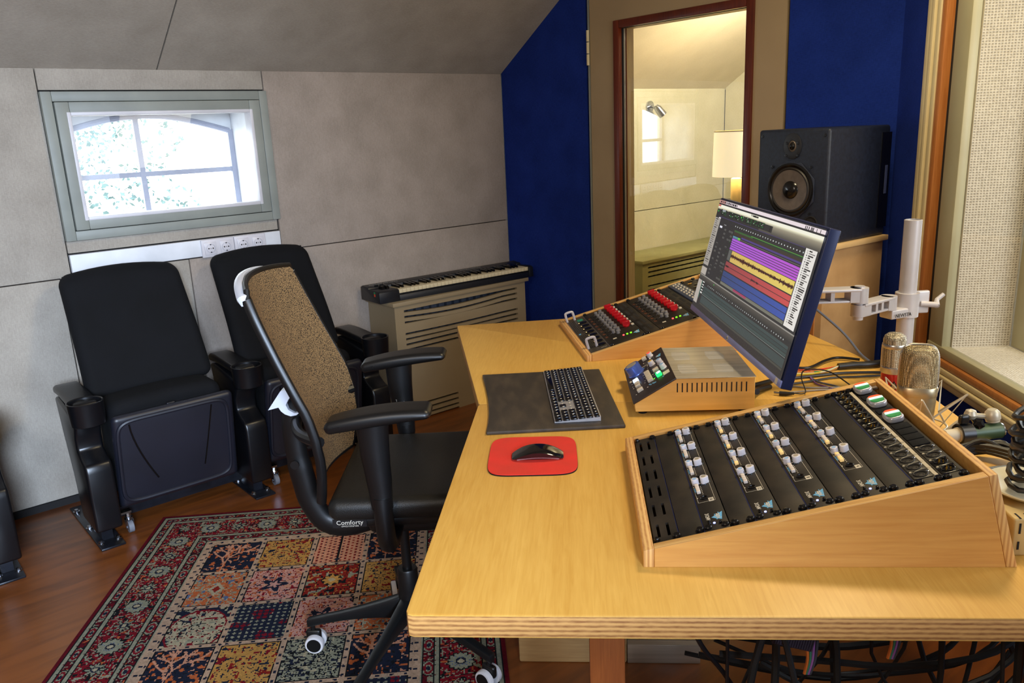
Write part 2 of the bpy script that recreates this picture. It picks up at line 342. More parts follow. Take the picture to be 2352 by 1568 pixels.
struct(MB().box(-1.8, 3.2, -1.8, -1.7, 0, 2.65).obj('wall_back', M_WALL, smooth=0))
# door wall: blue cloth left of the door, door, blue cloth right of it
dw = MB(); dw.box(XD+0.03, XD+0.09, 1.3, 1.86, 0, 2.65); dw.box(XD+0.03, XD+0.09, 2.955, YW+0.1, 0, 2.65); dw.box(XD+0.03, XD+0.09, 1.86, 2.955, 2.25, 2.65)
doorwall = struct(dw.obj('wall_door', M_DARK, smooth=0))
yz = lambda a, b, h: (h, a, b)
MB().prism([(2.968, 0.0), (YW-0.001, 0.0), (YW-0.001, zs(YW)), (2.968, zs(2.968))], XD, XD+0.03, yz).obj('blue_panel', M_BLUE, doorwall, smooth=0)
MB().box(XD, XD+0.03, 1.30, 1.852, 0, 2.6).obj('blue_panel', M_BLUE, doorwall, smooth=0)
MB().box(XD, XD+0.03, 1.858, 2.962, 2.26, 2.6).obj('blue_panel', M_BLUE, doorwall, smooth=0)
# door leaf with a tall glazed opening
door = struct(thing('door_1', 'beige studio door with tall mahogany edged glass', 'door', (XD, 0, 0))); del door['category']
Y0, Y1, Z0, Z1 = 2.745, 2.045, 0.30, 1.893
lf = MB()
for (a, b, c, d) in ((Y0+0.008, 2.943, 0.01, 2.24), (1.864, Y1-0.008, 0.01, 2.24), (Y1-0.008, Y0+0.008, 0.01, Z0), (Y1-0.008, Y0+0.008, Z1+0.008, 2.24)): lf.box(0.0, 0.095, a, b, c, d)
lf.obj('door_leaf', M_DOOR, door, smooth=0)
MB().box(-0.004, 0.08, 2.947, 2.954, 0.0, 2.25).obj('door_seal', M_FRAMEGREY, door, smooth=0)
MB().box(0.01, 0.08, 2.9545, 2.966, 0.0, 2.25).obj('door_jamb', M_DOOR, door, smooth=0)
bd = MB(); w = 0.036
for (a, b, c, d) in ((Y0, Y0+w, Z0-w, Z1+w), (Y1-w, Y1, Z0-w, Z1+w)): bd.box(-0.012, 0.014, a, b, c, d, 0.004)
for (c, d) in ((Z1, Z1+w), (Z0-w, Z0)): bd.box(-0.0115, 0.0135, Y1, Y0, c, d, 0.004)
bd.obj('glazing_bead', M_MAHOG, door)
MB().box(0.014, 0.024, Y0-0.001, Y0+0.006, Z0, Z1).box(0.014, 0.024, Y1-0.006, Y1+0.001, Z0, Z1).box(0.014, 0.024, Y1, Y0, Z1-0.001, Z1+0.006).obj('gasket', M_DARK, door, smooth=0)
MB().box(0.024, 0.036, Y0-0.002, Y0+0.006, Z0, Z1).obj('spacer_bar', M_ALU, door, smooth=0)
MB().box(0.036, 0.046, Y0-0.001, Y0+0.006, Z0, Z1).obj('gasket', M_MAHOG, door, smooth=0)
MB().box(0.046, 0.094, Y0-0.003, Y0+0.006, Z0, Z1).box(0.046, 0.094, Y1-0.006, Y1+0.001, Z0, Z1).box(0.03, 0.094, Y1, Y0, Z1, Z1+0.006).box(0.03, 0.094, Y1, Y0, Z0-0.006, Z0).obj('reveal_lining', wood('pale_lining', C(214, 190, 142), C(190, 160, 108), grain='z', rough=0.5), door, smooth=0)
gp = MB().quad((0, -0.349, 0), (0, 0.348, 0), (0, 0.348, Z1-Z0), (0, -0.349, Z1-Z0)).obj('glass_pane', M_DOORGLASS, door, smooth=0)
gp.matrix_local = TR((0.055, (Y0+Y1)/2, Z0)) @ RZ(4.2)
hg = MB(); 
for k in range(3): hg.cyl((-0.008, 2.950, 1.742+k*0.056), (-0.008, 2.950, 1.742+k*0.056+0.052), 0.0075, seg=12)
hg.obj('hinge', M_CREAM, door, label='painted barrel hinge')

# control room window wall, local frame: x runs towards the camera, y through the glass
gw = bpy.data.objects.new('wall_glass', None); COL.objects.link(gw); gw.location = (XD, 1.40, 0); gw.rotation_euler = (0, 0, R(-133.5)); gw['kind'] = 'structure'; gw['label'] = 'angled wall with large control room window'
MB().box(-0.03, 0.228, 0, 0.06, 0, 2.62).box(0.228, 4.6, 0.012, 0.06, 0, 0.575).box(0.228, 4.6, 0.0, 0.06, 2.22, 2.62).box(3.1, 4.6, 0.0, 0.06, 0.5, 2.3).obj('blue_panel', M_BLUE, gw, smooth=0)
def rail(name, m, pieces):
    b = MB()
    for p in pieces: b.box(*p, 0.004)
    return b.obj(name, m, gw)
win = struct(bpy.data.objects.new('window_2', None)); COL.objects.link(win); win.parent = None; win.location = gw.location; win.rotation_euler = gw.rotation_euler
win['label'] = 'large control room window with cream and orange wood frame'
XE = 3.1
def wrail(name, m, pieces, r=0.004):
    b = MB()
    for p in pieces: b.box(*p, r)
    return b.obj(name, m, win)
wrail('cream_architrave', M_CREAM, [(0.230, 0.262, -0.020, 0.03, 0.575, 2.25), (0.266, 0.290, -0.024, 0.03, 0.590, 2.25), (0.294, 0.320, -0.018, 0.03, 0.60, 2.25),
      (0.2303, XE, -0.0203, 0.03, 0.575, 0.595), (0.2661, XE, -0.026, 0.03, 0.597, 0.612), (0.2941, XE, -0.018, 0.03, 0.614, 0.632)])
wrail('orange_lining', M_ORANGEWOOD, [(0.321, 0.354, -0.014, 0.03, 0.634, 2.22), (0.3213, XE, -0.0137, 0.03, 0.634, 0.656)], 0.003)
wrail('shadow_gap', M_DARK, [(0.354, 0.392, 0.012, 0.03, 0.656, 2.22)], 0.001)
wrail('sage_frame', M_SAGE, [(0.392, 0.490, 0.0, 0.03, 0.660, 2.22), (0.3922, XE, -0.003, 0.03, 0.657, 0.692), (0.500, 0.60, 0.215, 0.26, 0.69, 2.2), (0.505, 3.0, 0.225, 0.26, 0.69, 0.74)])
def knit(name, a, b, along):
    m = bpy.data.materials.new(name); m.use_nodes = True; t = NT(m); p = t.n['Principled BSDF']; p.inputs['Roughness'].default_value = 0.9
    co = t.node('ShaderNodeTexCoord'); sp = t.node('ShaderNodeSeparateXYZ'); t.link(co.outputs['Object'], sp.inputs[0]); o = []
    for ax, pitch in along:
        mu = t.node('ShaderNodeMath', operation='MULTIPLY'); mu.inputs[1].default_value = 2*PI/pitch; t.link(sp.outputs[ax], mu.inputs[0])
        si = t.node('ShaderNodeMath', operation='SINE'); t.link(mu.outputs[0], si.inputs[0]); o.append(si.outputs[0])
    nz = t.node('ShaderNodeTexNoise'); nz.inputs['Scale'].default_value = 130; t.link(co.outputs['Object'], nz.inputs['Vector'])
    ad = t.node('ShaderNodeMath', operation='MAXIMUM'); t.link(o[0], ad.inputs[0]); t.link(o[1], ad.inputs[1])
    a2 = t.node('ShaderNodeMath', operation='MULTIPLY_ADD'); a2.inputs[1].default_value = 2.4; t.link(nz.outputs['Fac'], a2.inputs[0]); t.link(ad.outputs[0], a2.inputs[2])
    mr = t.node('ShaderNodeMapRange'); mr.inputs[1].default_value = 0.4; mr.inputs[2].default_value = 2.0; t.link(a2.outputs[0], mr.inputs[0])
    rp = t.node('ShaderNodeValToRGB'); rp.color_ramp.elements[0].color = b; rp.color_ramp.elements[1].color = a; t.link(mr.outputs[0], rp.inputs[0]); t.link(rp.outputs[0], p.inputs['Base Color'])
    bp = t.node('ShaderNodeBump'); bp.inputs['Strength'].default_value = 0.8; bp.inputs['Distance'].default_value = 0.003; t.link(mr.outputs[0], bp.inputs['Height']); t.link(bp.outputs[0], p.inputs['Normal']); return m
M_KNIT = knit('woven_white_lining', C(206, 198, 180), C(164, 155, 136), ((1, 0.0095), (2, 0.0082)))
M_KNIT2 = knit('woven_sill_lining', C(226, 220, 206), C(196, 188, 172), ((1, 0.009), (0, 0.009)))
MB().box(0.47, 0.496, 0.031, 0.214, 0.69, 2.22).obj('woven_jamb', M_KNIT, win, smooth=0)
MB().box(0.497, XE, 0.031, 0.214, 0.67, 0.690).obj('woven_sill', M_KNIT2, win, smooth=0)
MB().box(0.39, XE, 0.0, 0.26, 2.2, 2.24).obj('window_head', M_SAGE, win, smooth=0)
MB().quad((0.392, 0.014, 0.692), (XE, 0.014, 0.692), (XE, 0.014, 2.2), (0.392, 0.014, 2.2)).obj('glass_pane', M_WIN, win, smooth=0)
# live room behind the control window (only its light matters from here)
struct(MB().box(-0.4, 4.6, 2.2, 2.3, 0, 2.65).obj('wall_live_room', M_WALL, gw, smooth=0)); 
# booth seen through the door
M_BOOTH = fabric('booth_cloth', C(208, 202, 176), C(190, 183, 154)); M_BOOTHC = fabric('booth_ceiling', C(226, 216, 190), C(212, 202, 174))
bb = struct(MB().box(XD+0.09, 5.3, YW+0.02, YW+0.06, 0, 2.4).obj('wall_booth_window', M_DARK, smooth=0))
MB().box(XD+0.1, 5.18, YW, YW+0.02, 0.0, 0.880).obj('wall_panel', M_BOOTH, bb, smooth=0)
MB().box(XD+0.1, 5.18, YW, YW+0.02, 0.885, 1.75).obj('wall_panel', M_BOOTH, bb, smooth=0)
bf = struct(MB().box(5.2, 5.25, 0.9, YW, 0, 2.5).obj('wall_booth_far', M_DARK, smooth=0))
MB().box(5.18, 5.2, 0.9, YW-0.006, 0.0, 0.880).box(5.18, 5.2, 0.9, YW-0.006, 0.885, 2.5).obj('wall_panel', M_BOOTH, bf, smooth=0)
struct(MB().box(XD+0.1, 5.2, 0.85, 0.9, 0, 2.6).obj('wall_booth_front', M_BOOTH, smooth=0))
MB().box(XD+0.0905, XD+0.0925, 0.9, 1.86, 0, 2.6).box(XD+0.0905, XD+0.0925, 2.956, YW, 0, 2.6).obj('booth_side', M_BOOTH, doorwall, smooth=0)
cbm = MB(); y2 = YW-0.75/SL; cbm.add([(XD+0.09, YW+0.03, 1.655), (5.2, YW+0.03, 1.655), (5.2, y2, 2.42), (XD+0.09, y2, 2.42), (XD+0.09, YW+0.03, 1.70), (5.2, YW+0.03, 1.70), (5.2, y2, 2.46), (XD+0.09, y2, 2.46)], [(0, 1, 2, 3), (4, 5, 6, 7), (0, 1, 5, 4), (1, 2, 6, 5), (2, 3, 7, 6), (3, 0, 4, 7)])
cbm.box(XD+0.09, 5.2, 0.9, y2, 2.42, 2.46); struct(cbm.obj('ceiling_booth', M_BOOTHC, smooth=0))

# ------------------------------------------------------------------ window
w1 = struct(thing('window_1', 'small hopper window with grey frame in cloth wall', 'window', (0, YW, 0))); del w1['category']
def ring(x0, x1, z0, z1, w, ya, yb, r=0.003):
    b = MB()
    b.box(x0, x0+w, ya, yb, z0, z1, r).box(x1-w, x1, ya, yb, z0, z1, r).box(x0+w, x1-w, ya, yb, z1-w, z1, r).box(x0+w, x1-w, ya, yb, z0, z0+w, r); return b
ring(0.733, 1.648, 1.091, 1.668, 0.038, -0.022, 0.06).obj('outer_frame', M_FRAMEGREY, w1)
ring(0.775, 1.606, 1.132, 1.628, 0.050, -0.030, 0.03).obj('sash', M_FRAMEGREY, w1)
ring(0.776, 1.605, 1.133, 1.627, 0.002, -0.010, 0.05, 0.0005).obj('sash_gap', M_DARK, w1, smooth=0)
M_BEADW = mat('white_glazing_bead', C(214, 212, 216), 0.4)
ring(0.812, 1.569, 1.168, 1.590, 0.0145, -0.032, 0.034).obj('glazing_bead', M_BEADW, w1)
MB().quad((0.82, 0.014, 1.175), (1.56, 0.014, 1.175), (1.56, 0.014, 1.585), (0.82, 0.014, 1.585)).obj('glass_pane', M_WIN, w1, smooth=0)
rv = MB(); rv.box(0.70, 0.775, 0.031, 0.32, 1.06, 1.70).box(1.585, 1.66, 0.031, 0.32, 1.06, 1.70).box(0.775, 1.585, 0.031, 0.32, 1.60, 1.72).box(0.775, 1.585, 0.031, 0.32, 1.06, 1.155)
rv.obj('window_reveal', M_WHITEPAINT, w1, smooth=0)
M_IRON = mat('painted_iron_grille', C(160, 164, 182), 0.5)
om = MB(); om.box(1.137, 1.160, 0.262, 0.285, 1.15, 1.60).box(0.775, 1.585, 0.264, 0.283, 1.316, 1.338)
om.tube([(0.80, 0.273, 1.505), *[(0.80+0.77*k/10, 0.273, 1.505+0.075*math.sin(PI*k/10)) for k in range(1, 10)], (1.57, 0.273, 1.505)], 0.013, 8)
om.box(1.560, 1.584, 0.262, 0.285, 1.15, 1.51).box(0.776, 0.80, 0.262, 0.285, 1.15, 1.51)
om.obj('outer_casement', M_IRON, w1)
ab = MB()
for k in range(10):
    t0 = 0.776+0.808*k/10; t1 = 0.776+0.808*(k+1)/10; za = 1.505+0.08*math.sin(PI*k/10); zb = 1.505+0.08*math.sin(PI*(k+1)/10)
    ab.prism([(t0, za), (t1, zb), (t1, 1.62), (t0, 1.62)], 0.275, 0.31, lambda a, b, h: (a, h, b))
ab.obj('arch_infill', M_WHITEPAINT, w1, smooth=0)
# tree outside
M_LEAF = mat('leaf_green', C(98, 122, 120), 0.6, col2=C(84, 110, 110), scale=(3, 3, 3)); M_BARK = mat('bark', C(90, 80, 70), 0.9)
tree = thing('garden_tree', 'leafy tree outside the small window', 'tree', (1.35, 8.2, 0))
MB().tube(cr([(0, 0, -0.6), (0.05, 0, 0.8), (-0.03, 0.05, 2.0), (0.05, 0, 3.2)], 5), [0.13-0.006*i for i in range(16)], 8).obj('trunk', M_BARK, tree)
cl = [(rng.normal(0.85, 0.5), rng.normal(0, 0.4), rng.uniform(0.9, 2.7)) for _ in range(60)]
b = MB()
for c0 in cl:
    for _ in range(34):
        p = np.array(c0)+rng.normal(0, 0.085, 3); a = rng.normal(0, 1, 3); a /= np.linalg.norm(a); c = np.cross(a, rng.normal(0, 1, 3)); c /= np.linalg.norm(c); s = rng.uniform(0.018, 0.034)
        b.add([p-a*s, p+c*s*0.6, p+a*s, p-c*s*0.6], [(0, 1, 2, 3)])
b.obj('foliage', M_LEAF, tree, smooth=0, kind='stuff')
g_ = struct(MB().box(-10, 14, 4.6, 40, -0.8, -0.7).obj('ground_outside', mat('gravel', C(170, 166, 158), 0.9), smooth=0))

# ------------------------------------------------------------------ sockets
M_SOCK = mat('socket_white', C(214, 210, 214), 0.25)
tr = tag(MB().box(0.736, 1.640, YW-0.012, YW+0.018, 0.962, 1.036, 0.003).obj('cable_trunking', M_WHITEPAINT), 'white cable trunking strip on wall under small window', 'cable trunking')
def socket_pair(x0, label):
    o = thing('double_socket', label, 'power socket', (x0, YW-0.012, 0.995), 0, 'double power sockets under the window')
    MB().rbox(0, -0.005, 0, 0.149, 0.010, 0.080, 0.004, 2).obj('socket_frame', M_SOCK, o)
    for s in (-1, 1):
        cx = s*0.0355
        MB().rbox(cx, -0.0115, 0, 0.054, 0.005, 0.056, 0.002, 1).obj('insert', M_SOCK, o)
        M_ = TR((cx, -0.0139, 0)) @ RX(90)
        rec = MB().lathe([(0.0195, 0), (0.0200, 0.001), (0.0185, 0.0012), (0.018, -0.0), (0.0175, -0.0006), (0, -0.0006)], 28, M_, False).obj('socket_well', mat('socket_well_grey', C(172, 172, 182), 0.35), o)
        MB().cyl((cx-0.0095, -0.0134, 0), (cx-0.0095, -0.0150, 0), 0.003, seg=10).cyl((cx+0.0095, -0.0134, 0), (cx+0.0095, -0.0150, 0), 0.003, seg=10).box(cx-0.003, cx+0.003, -0.0152, -0.0134, 0.015, 0.019).box(cx-0.003, cx+0.003, -0.0152, -0.0134, -0.019, -0.015).obj('pin_holes', M_BLACKKNOB, o)
        MB().cyl((cx, -0.0134, 0), (cx, -0.0146, 0), 0.002, seg=8).obj('centre_screw', M_CHROME, o)
socket_pair(1.336, 'white double power socket on trunking, left of the two')
socket_pair(1.487, 'white double power socket on trunking, right of the two')
# ------------------------------------------------------------------ cinema seats
def bevel(o, off, seg=2, ang=30):
    b = bmesh.new(); b.from_mesh(o.data)
    es = [e for e in b.edges if len(e.link_faces) == 2 and e.calc_face_angle(0) > R(ang)]
    bmesh.ops.bevel(b, geom=es, offset=off, segments=seg, profile=0.5, affect='EDGES', clamp_overlap=True); b.to_mesh(o.data); b.free()
    o.data.polygons.foreach_set('use_smooth', [True]*len(o.data.polygons)); o.data.set_sharp_from_angle(angle=R(40)); return o
M_SHELL = mat('seat_shell_plastic', C(26, 28, 40), 0.42, col2=C(21, 23, 33), scale=(4, 4, 4), bump=0.08, bscale=900, spec=0.7)
def cinema_seat(P, x):
    def backfn(px, py, pz):
        t = pz/0.215; s = px/0.235
        px2 = px*(1.0-0.03*t); z2 = pz-0.022*s*s*(0.5+0.5*t); 
        y2 = py+0.22*(t*0.5)+0.012*s*s*-1+0.02*max(0, -t)**2
        return (px2, y2, z2)
    MB().rbox(x, 0.115, 0.752, 0.47, 0.085, 0.475, 0.042, 4, (8, 0, 8), backfn).obj('backrest', M_BLACKSOFT, P)
    MB().rbox(x, 0.185, 0.72, 0.40, 0.05, 0.34, 0.02, 2, (4, 0, 4), backfn).obj('back_shell', M_SHELL, P)
    def cush(px, py, pz):
        t = pz/0.2; return (px, py+0.03*-t, pz+0.012*(1-(px/0.215)**2)*(1 if pz > 0 else 0))
    MB().rbox(x, -0.055, 0.330, 0.43, 0.18, 0.40, 0.045, 4, (6, 1, 4), cush).obj('seat_cushion', M_BLACKSOFT, P)
    def shellfn(px, py, pz):
        t = pz/0.19; s = px/0.23; return (px*(1-0.01*t), py-0.035*t-0.018*(1-s*s)*(1-t*t)*0.6-0.02*(1 if t > .9 else 0)*0, pz)
    sh = MB().rbox(x+0.008, -0.165, 0.300, 0.460, 0.045, 0.385, 0.022, 3, (10, 0, 10), shellfn).obj('seat_shell', M_SHELL, P)
    rim = []
    for k in range(48):
        a = 2*PI*k/48; ca, sa = math.cos(a), math.sin(a); e = 0.24
        px = 0.208*abs(ca)**e*(1 if ca > 0 else -1); pz = 0.170*abs(sa)**e*(1 if sa > 0 else -1); q = shellfn(px, -0.022, pz); rim.append((x+q[0], -0.165+q[1], 0.300+q[2]))
    MB().tube(rim+[rim[0]], 0.008, 8).obj('shell_rim', M_SHELL, sh)
    for s in (-1, 1):
        pts = []
        for k in range(9):
            t = k/8; q = shellfn(s*(0.165-0.085*t**1.5 if s < 0 else 0.145-0.045*t), -0.0225, 0.155-0.25*t); pts.append((x+q[0], -0.165+q[1], 0.300+q[2]))
        MB().tube(pts, 0.0032, 6).obj('shell_groove', M_BLACKKNOB, sh)
    MB().rbox(x, -0.196, 0.4935, 0.034, 0.016, 0.010, 0.005, 3).obj('number_plate', M_BLACKSTEEL, sh)
def arm_standard(P, x, castor=True, sx=1):
    w = 0.046
    body = MB().prism([(-0.215, 0.500), (-0.165, 0.470), (-0.140, 0.420), (-0.140, 0.375), (-0.175, 0.350), (-0.212, 0.335), (-0.222, 0.305), (-0.218, 0.070), (-0.020, 0.070), (0.010, 0.25), (0.060, 0.40), (0.095, 0.535), (0.05, 0.545)], x-w, x+w, yz)
    bevel(body.obj('standard', M_BLACKPL, P), 0.010, 3)
    def armfn(px, py, pz): return (px, py, pz+0.012*(py/0.16) - 0.012*max(0, py/0.16)**3)
    arm = MB().rbox(x, -0.045, 0.560, 0.092, 0.30, 0.034, 0.014, 3, (1, 5, 0), armfn).obj('armrest', M_BLACKPL, P)
    MB().lathe([(0.051, -0.004), (0.057, 0.0), (0.061, 0.078), (0.0618, 0.083), (0.058, 0.085), (0.055, 0.082), (0.051, 0.012), (0, 0.012)], 32, TR((x-0.004, -0.208, 0.493))).obj('cup_holder', M_BLACKPL, arm)
    pl = MB().box(x-0.043, x+0.043, -0.225, 0.265, 0.0, 0.009, 0.003).obj('base_plate', M_BLACKSTEEL, P)
    for (bx, by) in ((-0.03, 0.0), (-0.03, -0.17), (0.03, -0.17), (0.03, 0.0), (-0.03, 0.2)):
        MB().cyl((x+bx, by, 0.009), (x+bx, by, 0.013), 0.012, seg=14).cyl((x+bx, by, 0.013), (x+bx, by, 0.021), 0.0075, seg=6).obj('bolt', M_CHROME, pl)
    for by in (-0.205, -0.212): pass
    MB().box(x-0.02, x+0.02, -0.15, 0.02, 0.008, 0.08).obj('foot_web', M_BLACKSTEEL, P, smooth=0)
    if castor:
        cx, cy = x+sx*0.088, -0.125
        fk = MB().cyl((cx, cy, 0.062), (cx, cy, 0.085), 0.010, seg=8).cyl((cx, cy, 0.054), (cx, cy, 0.062), 0.016, seg=16).box(cx-0.013, cx-0.0105, cy-0.018, cy+0.012, 0.016, 0.056).box(cx+0.0105, cx+0.013, cy-0.018, cy+0.012, 0.016, 0.056).box(x+sx*0.04, cx+sx*0.01, cy-0.015, cy+0.015, 0.082, 0.09).obj('castor_fork', M_CHROME, P)
        MB().cyl((cx-0.009, cy-0.006, 0.0235), (cx+0.009, cy-0.006, 0.0235), 0.0235, seg=24).cyl((cx-0.014, cy-0.006, 0.0235), (cx+0.014, cy-0.006, 0.0235), 0.005, seg=8).obj('castor_wheel', M_RUBBER, fk)
bank = thing('cinema_seat_bank', 'pair of black folding cinema seats with cup holders under the window', 'cinema seat', (1.195, 3.30, 0), 0)
for x in (-0.312, 0.285): cinema_seat(bank, x)
for x in (-0.600, 0.0, 0.60): arm_standard(bank, x, x < 0.5)
MB().box(-0.56, 0.57, -0.03, 0.03, 0.03, 0.07).obj('floor_rail', M_BLACKSTEEL, bank, smooth=0)
bank2 = thing('cinema_seat_bank', 'black cinema seat cut off by the left edge of the view', 'cinema seat', (0.262, 3.30, 0), 0)
arm_standard(bank2, 0, False); cinema_seat(bank2, -0.30); arm_standard(bank2, -0.60, False)

# ------------------------------------------------------------------ radiator cover and music keyboard on it
def radiator_cover(loc, w, d, h, label, m, az=0, warp=0.011):
    P = thing('radiator_cover', label, 'radiator cover', loc, az)
    tops = [(h-0.032-0.029*k, 0.0055) for k in range(3)]+[(h-0.150-0.028*k, 0.0055) for k in range(4)]
    s0, s1 = 0.055, w-0.06; fp = MB(); T = 0.018
    fp.box(0, s0, 0, T, 0, h).box(s1, w, 0, T, 0, h)
    zs_ = [h]
    for z, hh in tops: zs_ += [z+hh, z-hh]
    zs_ += [0.115]
    def sag(x, k): return -warp*math.sin(PI*min(1, max(0, (x-s0)/(s1-s0)*1.15)))*(1.3 if k in (1, 2) else 0.35 if k in (3, 4) else 0)
    for k in range(0, len(zs_), 2):
        za, zb = zs_[k], zs_[k+1]; n = 14
        for i in range(n):
            xa = s0+(s1-s0)*i/n; xb = s0+(s1-s0)*(i+1)/n; q = k//2
            sa, sb = sag(xa, q), sag(xb, q)
            fp.add([(xa, 0, zb+sa), (xb, 0, zb+sb), (xb, 0, za+sb), (xa, 0, za+sa), (xa, T, zb+sa), (xb, T, zb+sb), (xb, T, za+sb), (xa, T, za+sa)], [(0, 1, 2, 3), (7, 6, 5, 4), (0, 4, 5, 1), (3, 2, 6, 7)])
    lows = [0.085, 0.056, 0.027]; l0, l1 = s0, 0.36
    fp.box(l1, w-0.36, 0, T, 0, 0.115); 
    for (xa, xb) in ((l0, l1), (w-0.36, s1)):
        zz = [0.115]
        for z in lows: zz += [z+0.0055, z-0.0055]
        zz += [0.008]
        for k in range(0, len(zz), 2): fp.box(xa, xb, 0, T, zz[k+1], zz[k])
    fp.obj('front_panel', m, P, smooth=0)
    MB().box(0, T, T, d, 0, h).obj('side_panel', m, P, smooth=0); MB().box(w-T, w, T, d, 0, h).obj('side_panel', m, P, smooth=0)
    MB().box(-0.016, w+0.016, -0.016, d, h, h+0.020, 0.002).obj('top_board', m, P)
    rad = MB().box(0.03, w-0.03, d*0.55, d*0.6, 0.05, h-0.03)
    for k in range(int(w/0.05)-1): rad.box(0.05+k*0.05, 0.07+k*0.05, d*0.45, d*0.55, 0.06, h-0.04)
    rad.obj('radiator', mat('radiator_dark', C(70, 74, 84), 0.5), P, smooth=0); return P
radiator_cover((2.082, 3.38, 0), 0.868, 0.25, 0.622, 'beige slotted radiator cover in the corner by the blue wall', M_BEIGE)
M_OLIVE = mat('olive_paint', C(150, 146, 100), 0.5, col2=C(140, 136, 92))
radiator_cover((3.88, 3.31, 0), 1.15, 0.32, 0.595, 'olive slotted radiator cover seen through the door glass', M_OLIVE, warp=0.0)

kb = thing('music_keyboard', 'black music keyboard lying on the radiator cover', 'keyboard', (2.02, 3.405, 0.6425), -2.5)
KL, KD = 0.985, 0.195
M_KBLK = mat('keyboard_case', C(22, 24, 30), 0.4, bump=0.05, bscale=800)
side = [(0, 0), (0.004, 0.055), (0.02, 0.062), (0.115, 0.058), (0.118, 0.068), (KD-0.02, 0.074), (KD, 0.066), (KD, 0.0)]
c_ = MB(); c_.prism(side, 0.0, 0.115, lambda a, b, h: (h, a, b)); c_.prism(side, KL-0.03, KL, lambda a, b, h: (h, a, b))
c_.prism([(0, 0), (0.004, 0.030), (0.016, 0.030), (0.018, 0.035), (0.118, 0.035), (0.118, 0.068), (KD-0.02, 0.074), (KD, 0.066), (KD, 0)], 0.115, KL-0.03, lambda a, b, h: (h, a, b))
bevel(c_.obj('case', M_KBLK, kb), 0.004, 2, 40)
M_KEYW = mat('ivory_key', C(222, 206, 168), 0.3); nW = 36; kw = (KL-0.03-0.117)/nW; wk = None; bk = None
for i in range(nW):
    x = 0.116+kw*i
    if wk is None: wk = place(MB().rbox(kw/2, 0.064, 0.047, kw-0.0012, 0.108, 0.020, 0.0015, 1).obj('white_key', M_KEYW, kb), TR((x, 0, 0)))
    else: again(wk, kb, TR((x, 0, 0)))
    if i % 7 in (0, 1, 3, 4, 5) and i < nW-1:
        Mx = TR((x+kw, 0, 0))
        if bk is None:
            bk = place(MB().prism([(0.046, 0.056), (0.052, 0.069), (0.117, 0.070), (0.117, 0.056)], -0.0055, 0.0055, lambda a, b, h: (h, a, b)).obj('black_key', M_BLACKKNOB, kb, smooth=0), Mx)
        else: again(bk, kb, Mx)
for k in range(2): MB().cyl((0.048+k*0.026, 0.075, 0.055), (0.062+k*0.026, 0.075, 0.055), 0.022, seg=20).obj('wheel', M_BLACKKNOB, kb)
for k in range(2): MB().rbox(0.05+k*0.03, 0.12, 0.0715, 0.02, 0.009, 0.008, 0.002, 1).obj('button', M_BLACKSOFT, kb)
MB().box(-0.0012, 0.001, 0.045, 0.055, 0.032, 0.045).obj('red_sticker', glow('orange_sticker', C(230, 70, 24), 0.0), kb, smooth=0, label='orange sticker'); MB().box(-0.0012, 0.001, 0.045, 0.056, 0.046, 0.055).obj('green_sticker', mat('green_sticker', C(20, 150, 80), 0.5), kb, smooth=0, label='green sticker')
M_PRINTG = mat('grey_print', C(150, 146, 140), 0.6)
text('maker_print', 'KEYSTATION', 0.022, M_PRINTG, kb, TR((0.11, 0.155, 0.0725)) @ RX(4), 0.0003, 1.3)
text('maker_print', 'M-AUDIO', 0.024, M_PRINTG, kb, TR((0.66, 0.155, 0.0725)) @ RX(4), 0.0003, 1.4)

# ------------------------------------------------------------------ office chair
ch = thing('office_chair', 'black office chair with brown mesh back and raised armrests at the desk', 'chair', (1.058, 1.78, 0.003), -40)
M_CHBLK = mat('chair_black', C(12, 12, 13), 0.4, bump=0.05, bscale=600); M_SEAT = mat('seat_leatherette', C(22, 21, 19), 0.45, col2=C(17, 16, 15), bump=0.3, bscale=500, spec=0.45)
def meshcloth():
    m = mat('brown_mesh', C(150, 118, 78), 0.7); t = NT(m); p = t.n['Principled BSDF']
    co = t.node('ShaderNodeTexCoord'); mp = t.node('ShaderNodeMapping'); mp.inputs['Rotation'].default_value = (0, R(35), R(20)); mp.inputs['Scale'].default_value = (200, 310, 440); t.link(co.outputs['Object'], mp.inputs['Vector'])
    v = t.node('ShaderNodeTexVoronoi'); v.inputs['Scale'].default_value = 1.0; t.link(mp.outputs[0], v.inputs['Vector'])
    rp = t.node('ShaderNodeValToRGB'); rp.color_ramp.elements[0].position = 0.25; rp.color_ramp.elements[0].color = C(150, 120, 80); rp.color_ramp.elements[1].position = 0.75; rp.color_ramp.elements[1].color = C(38, 27, 17)
    t.link(v.outputs['Distance'], rp.inputs[0]); t.link(rp.outputs[0], p.inputs['Base Color'])
    b = t.node('ShaderNodeBump'); b.inputs['Strength'].default_value = 0.6; b.inputs['Distance'].default_value = 0.002; t.link(v.outputs['Distance'], b.inputs['Height']); t.link(b.outputs[0], p.inputs['Normal']); return m
M_MESH = meshcloth()
# seat
MB().rbox(0.10, 0, 0.552, 0.48, 0.47, 0.062, 0.028, 4, (8, 8, 0), lambda x, y, z: (x, y, z-0.012*(1-(x/0.24)**2)*(1-(y/0.235)**2)*(1 if z > 0 else 0)-0.03*max(0, (x-0.16)/0.08)**2)).obj('seat', M_SEAT, ch)
MB().rbox(0.10, 0, 0.508, 0.42, 0.40, 0.040, 0.018, 3, (4, 4, 0)).obj('seat_pan', M_CHBLK, ch)
MB().rbox(0.05, 0, 0.455, 0.24, 0.20, 0.075, 0.02, 3).obj('tilt_mechanism', M_CHBLK, ch)
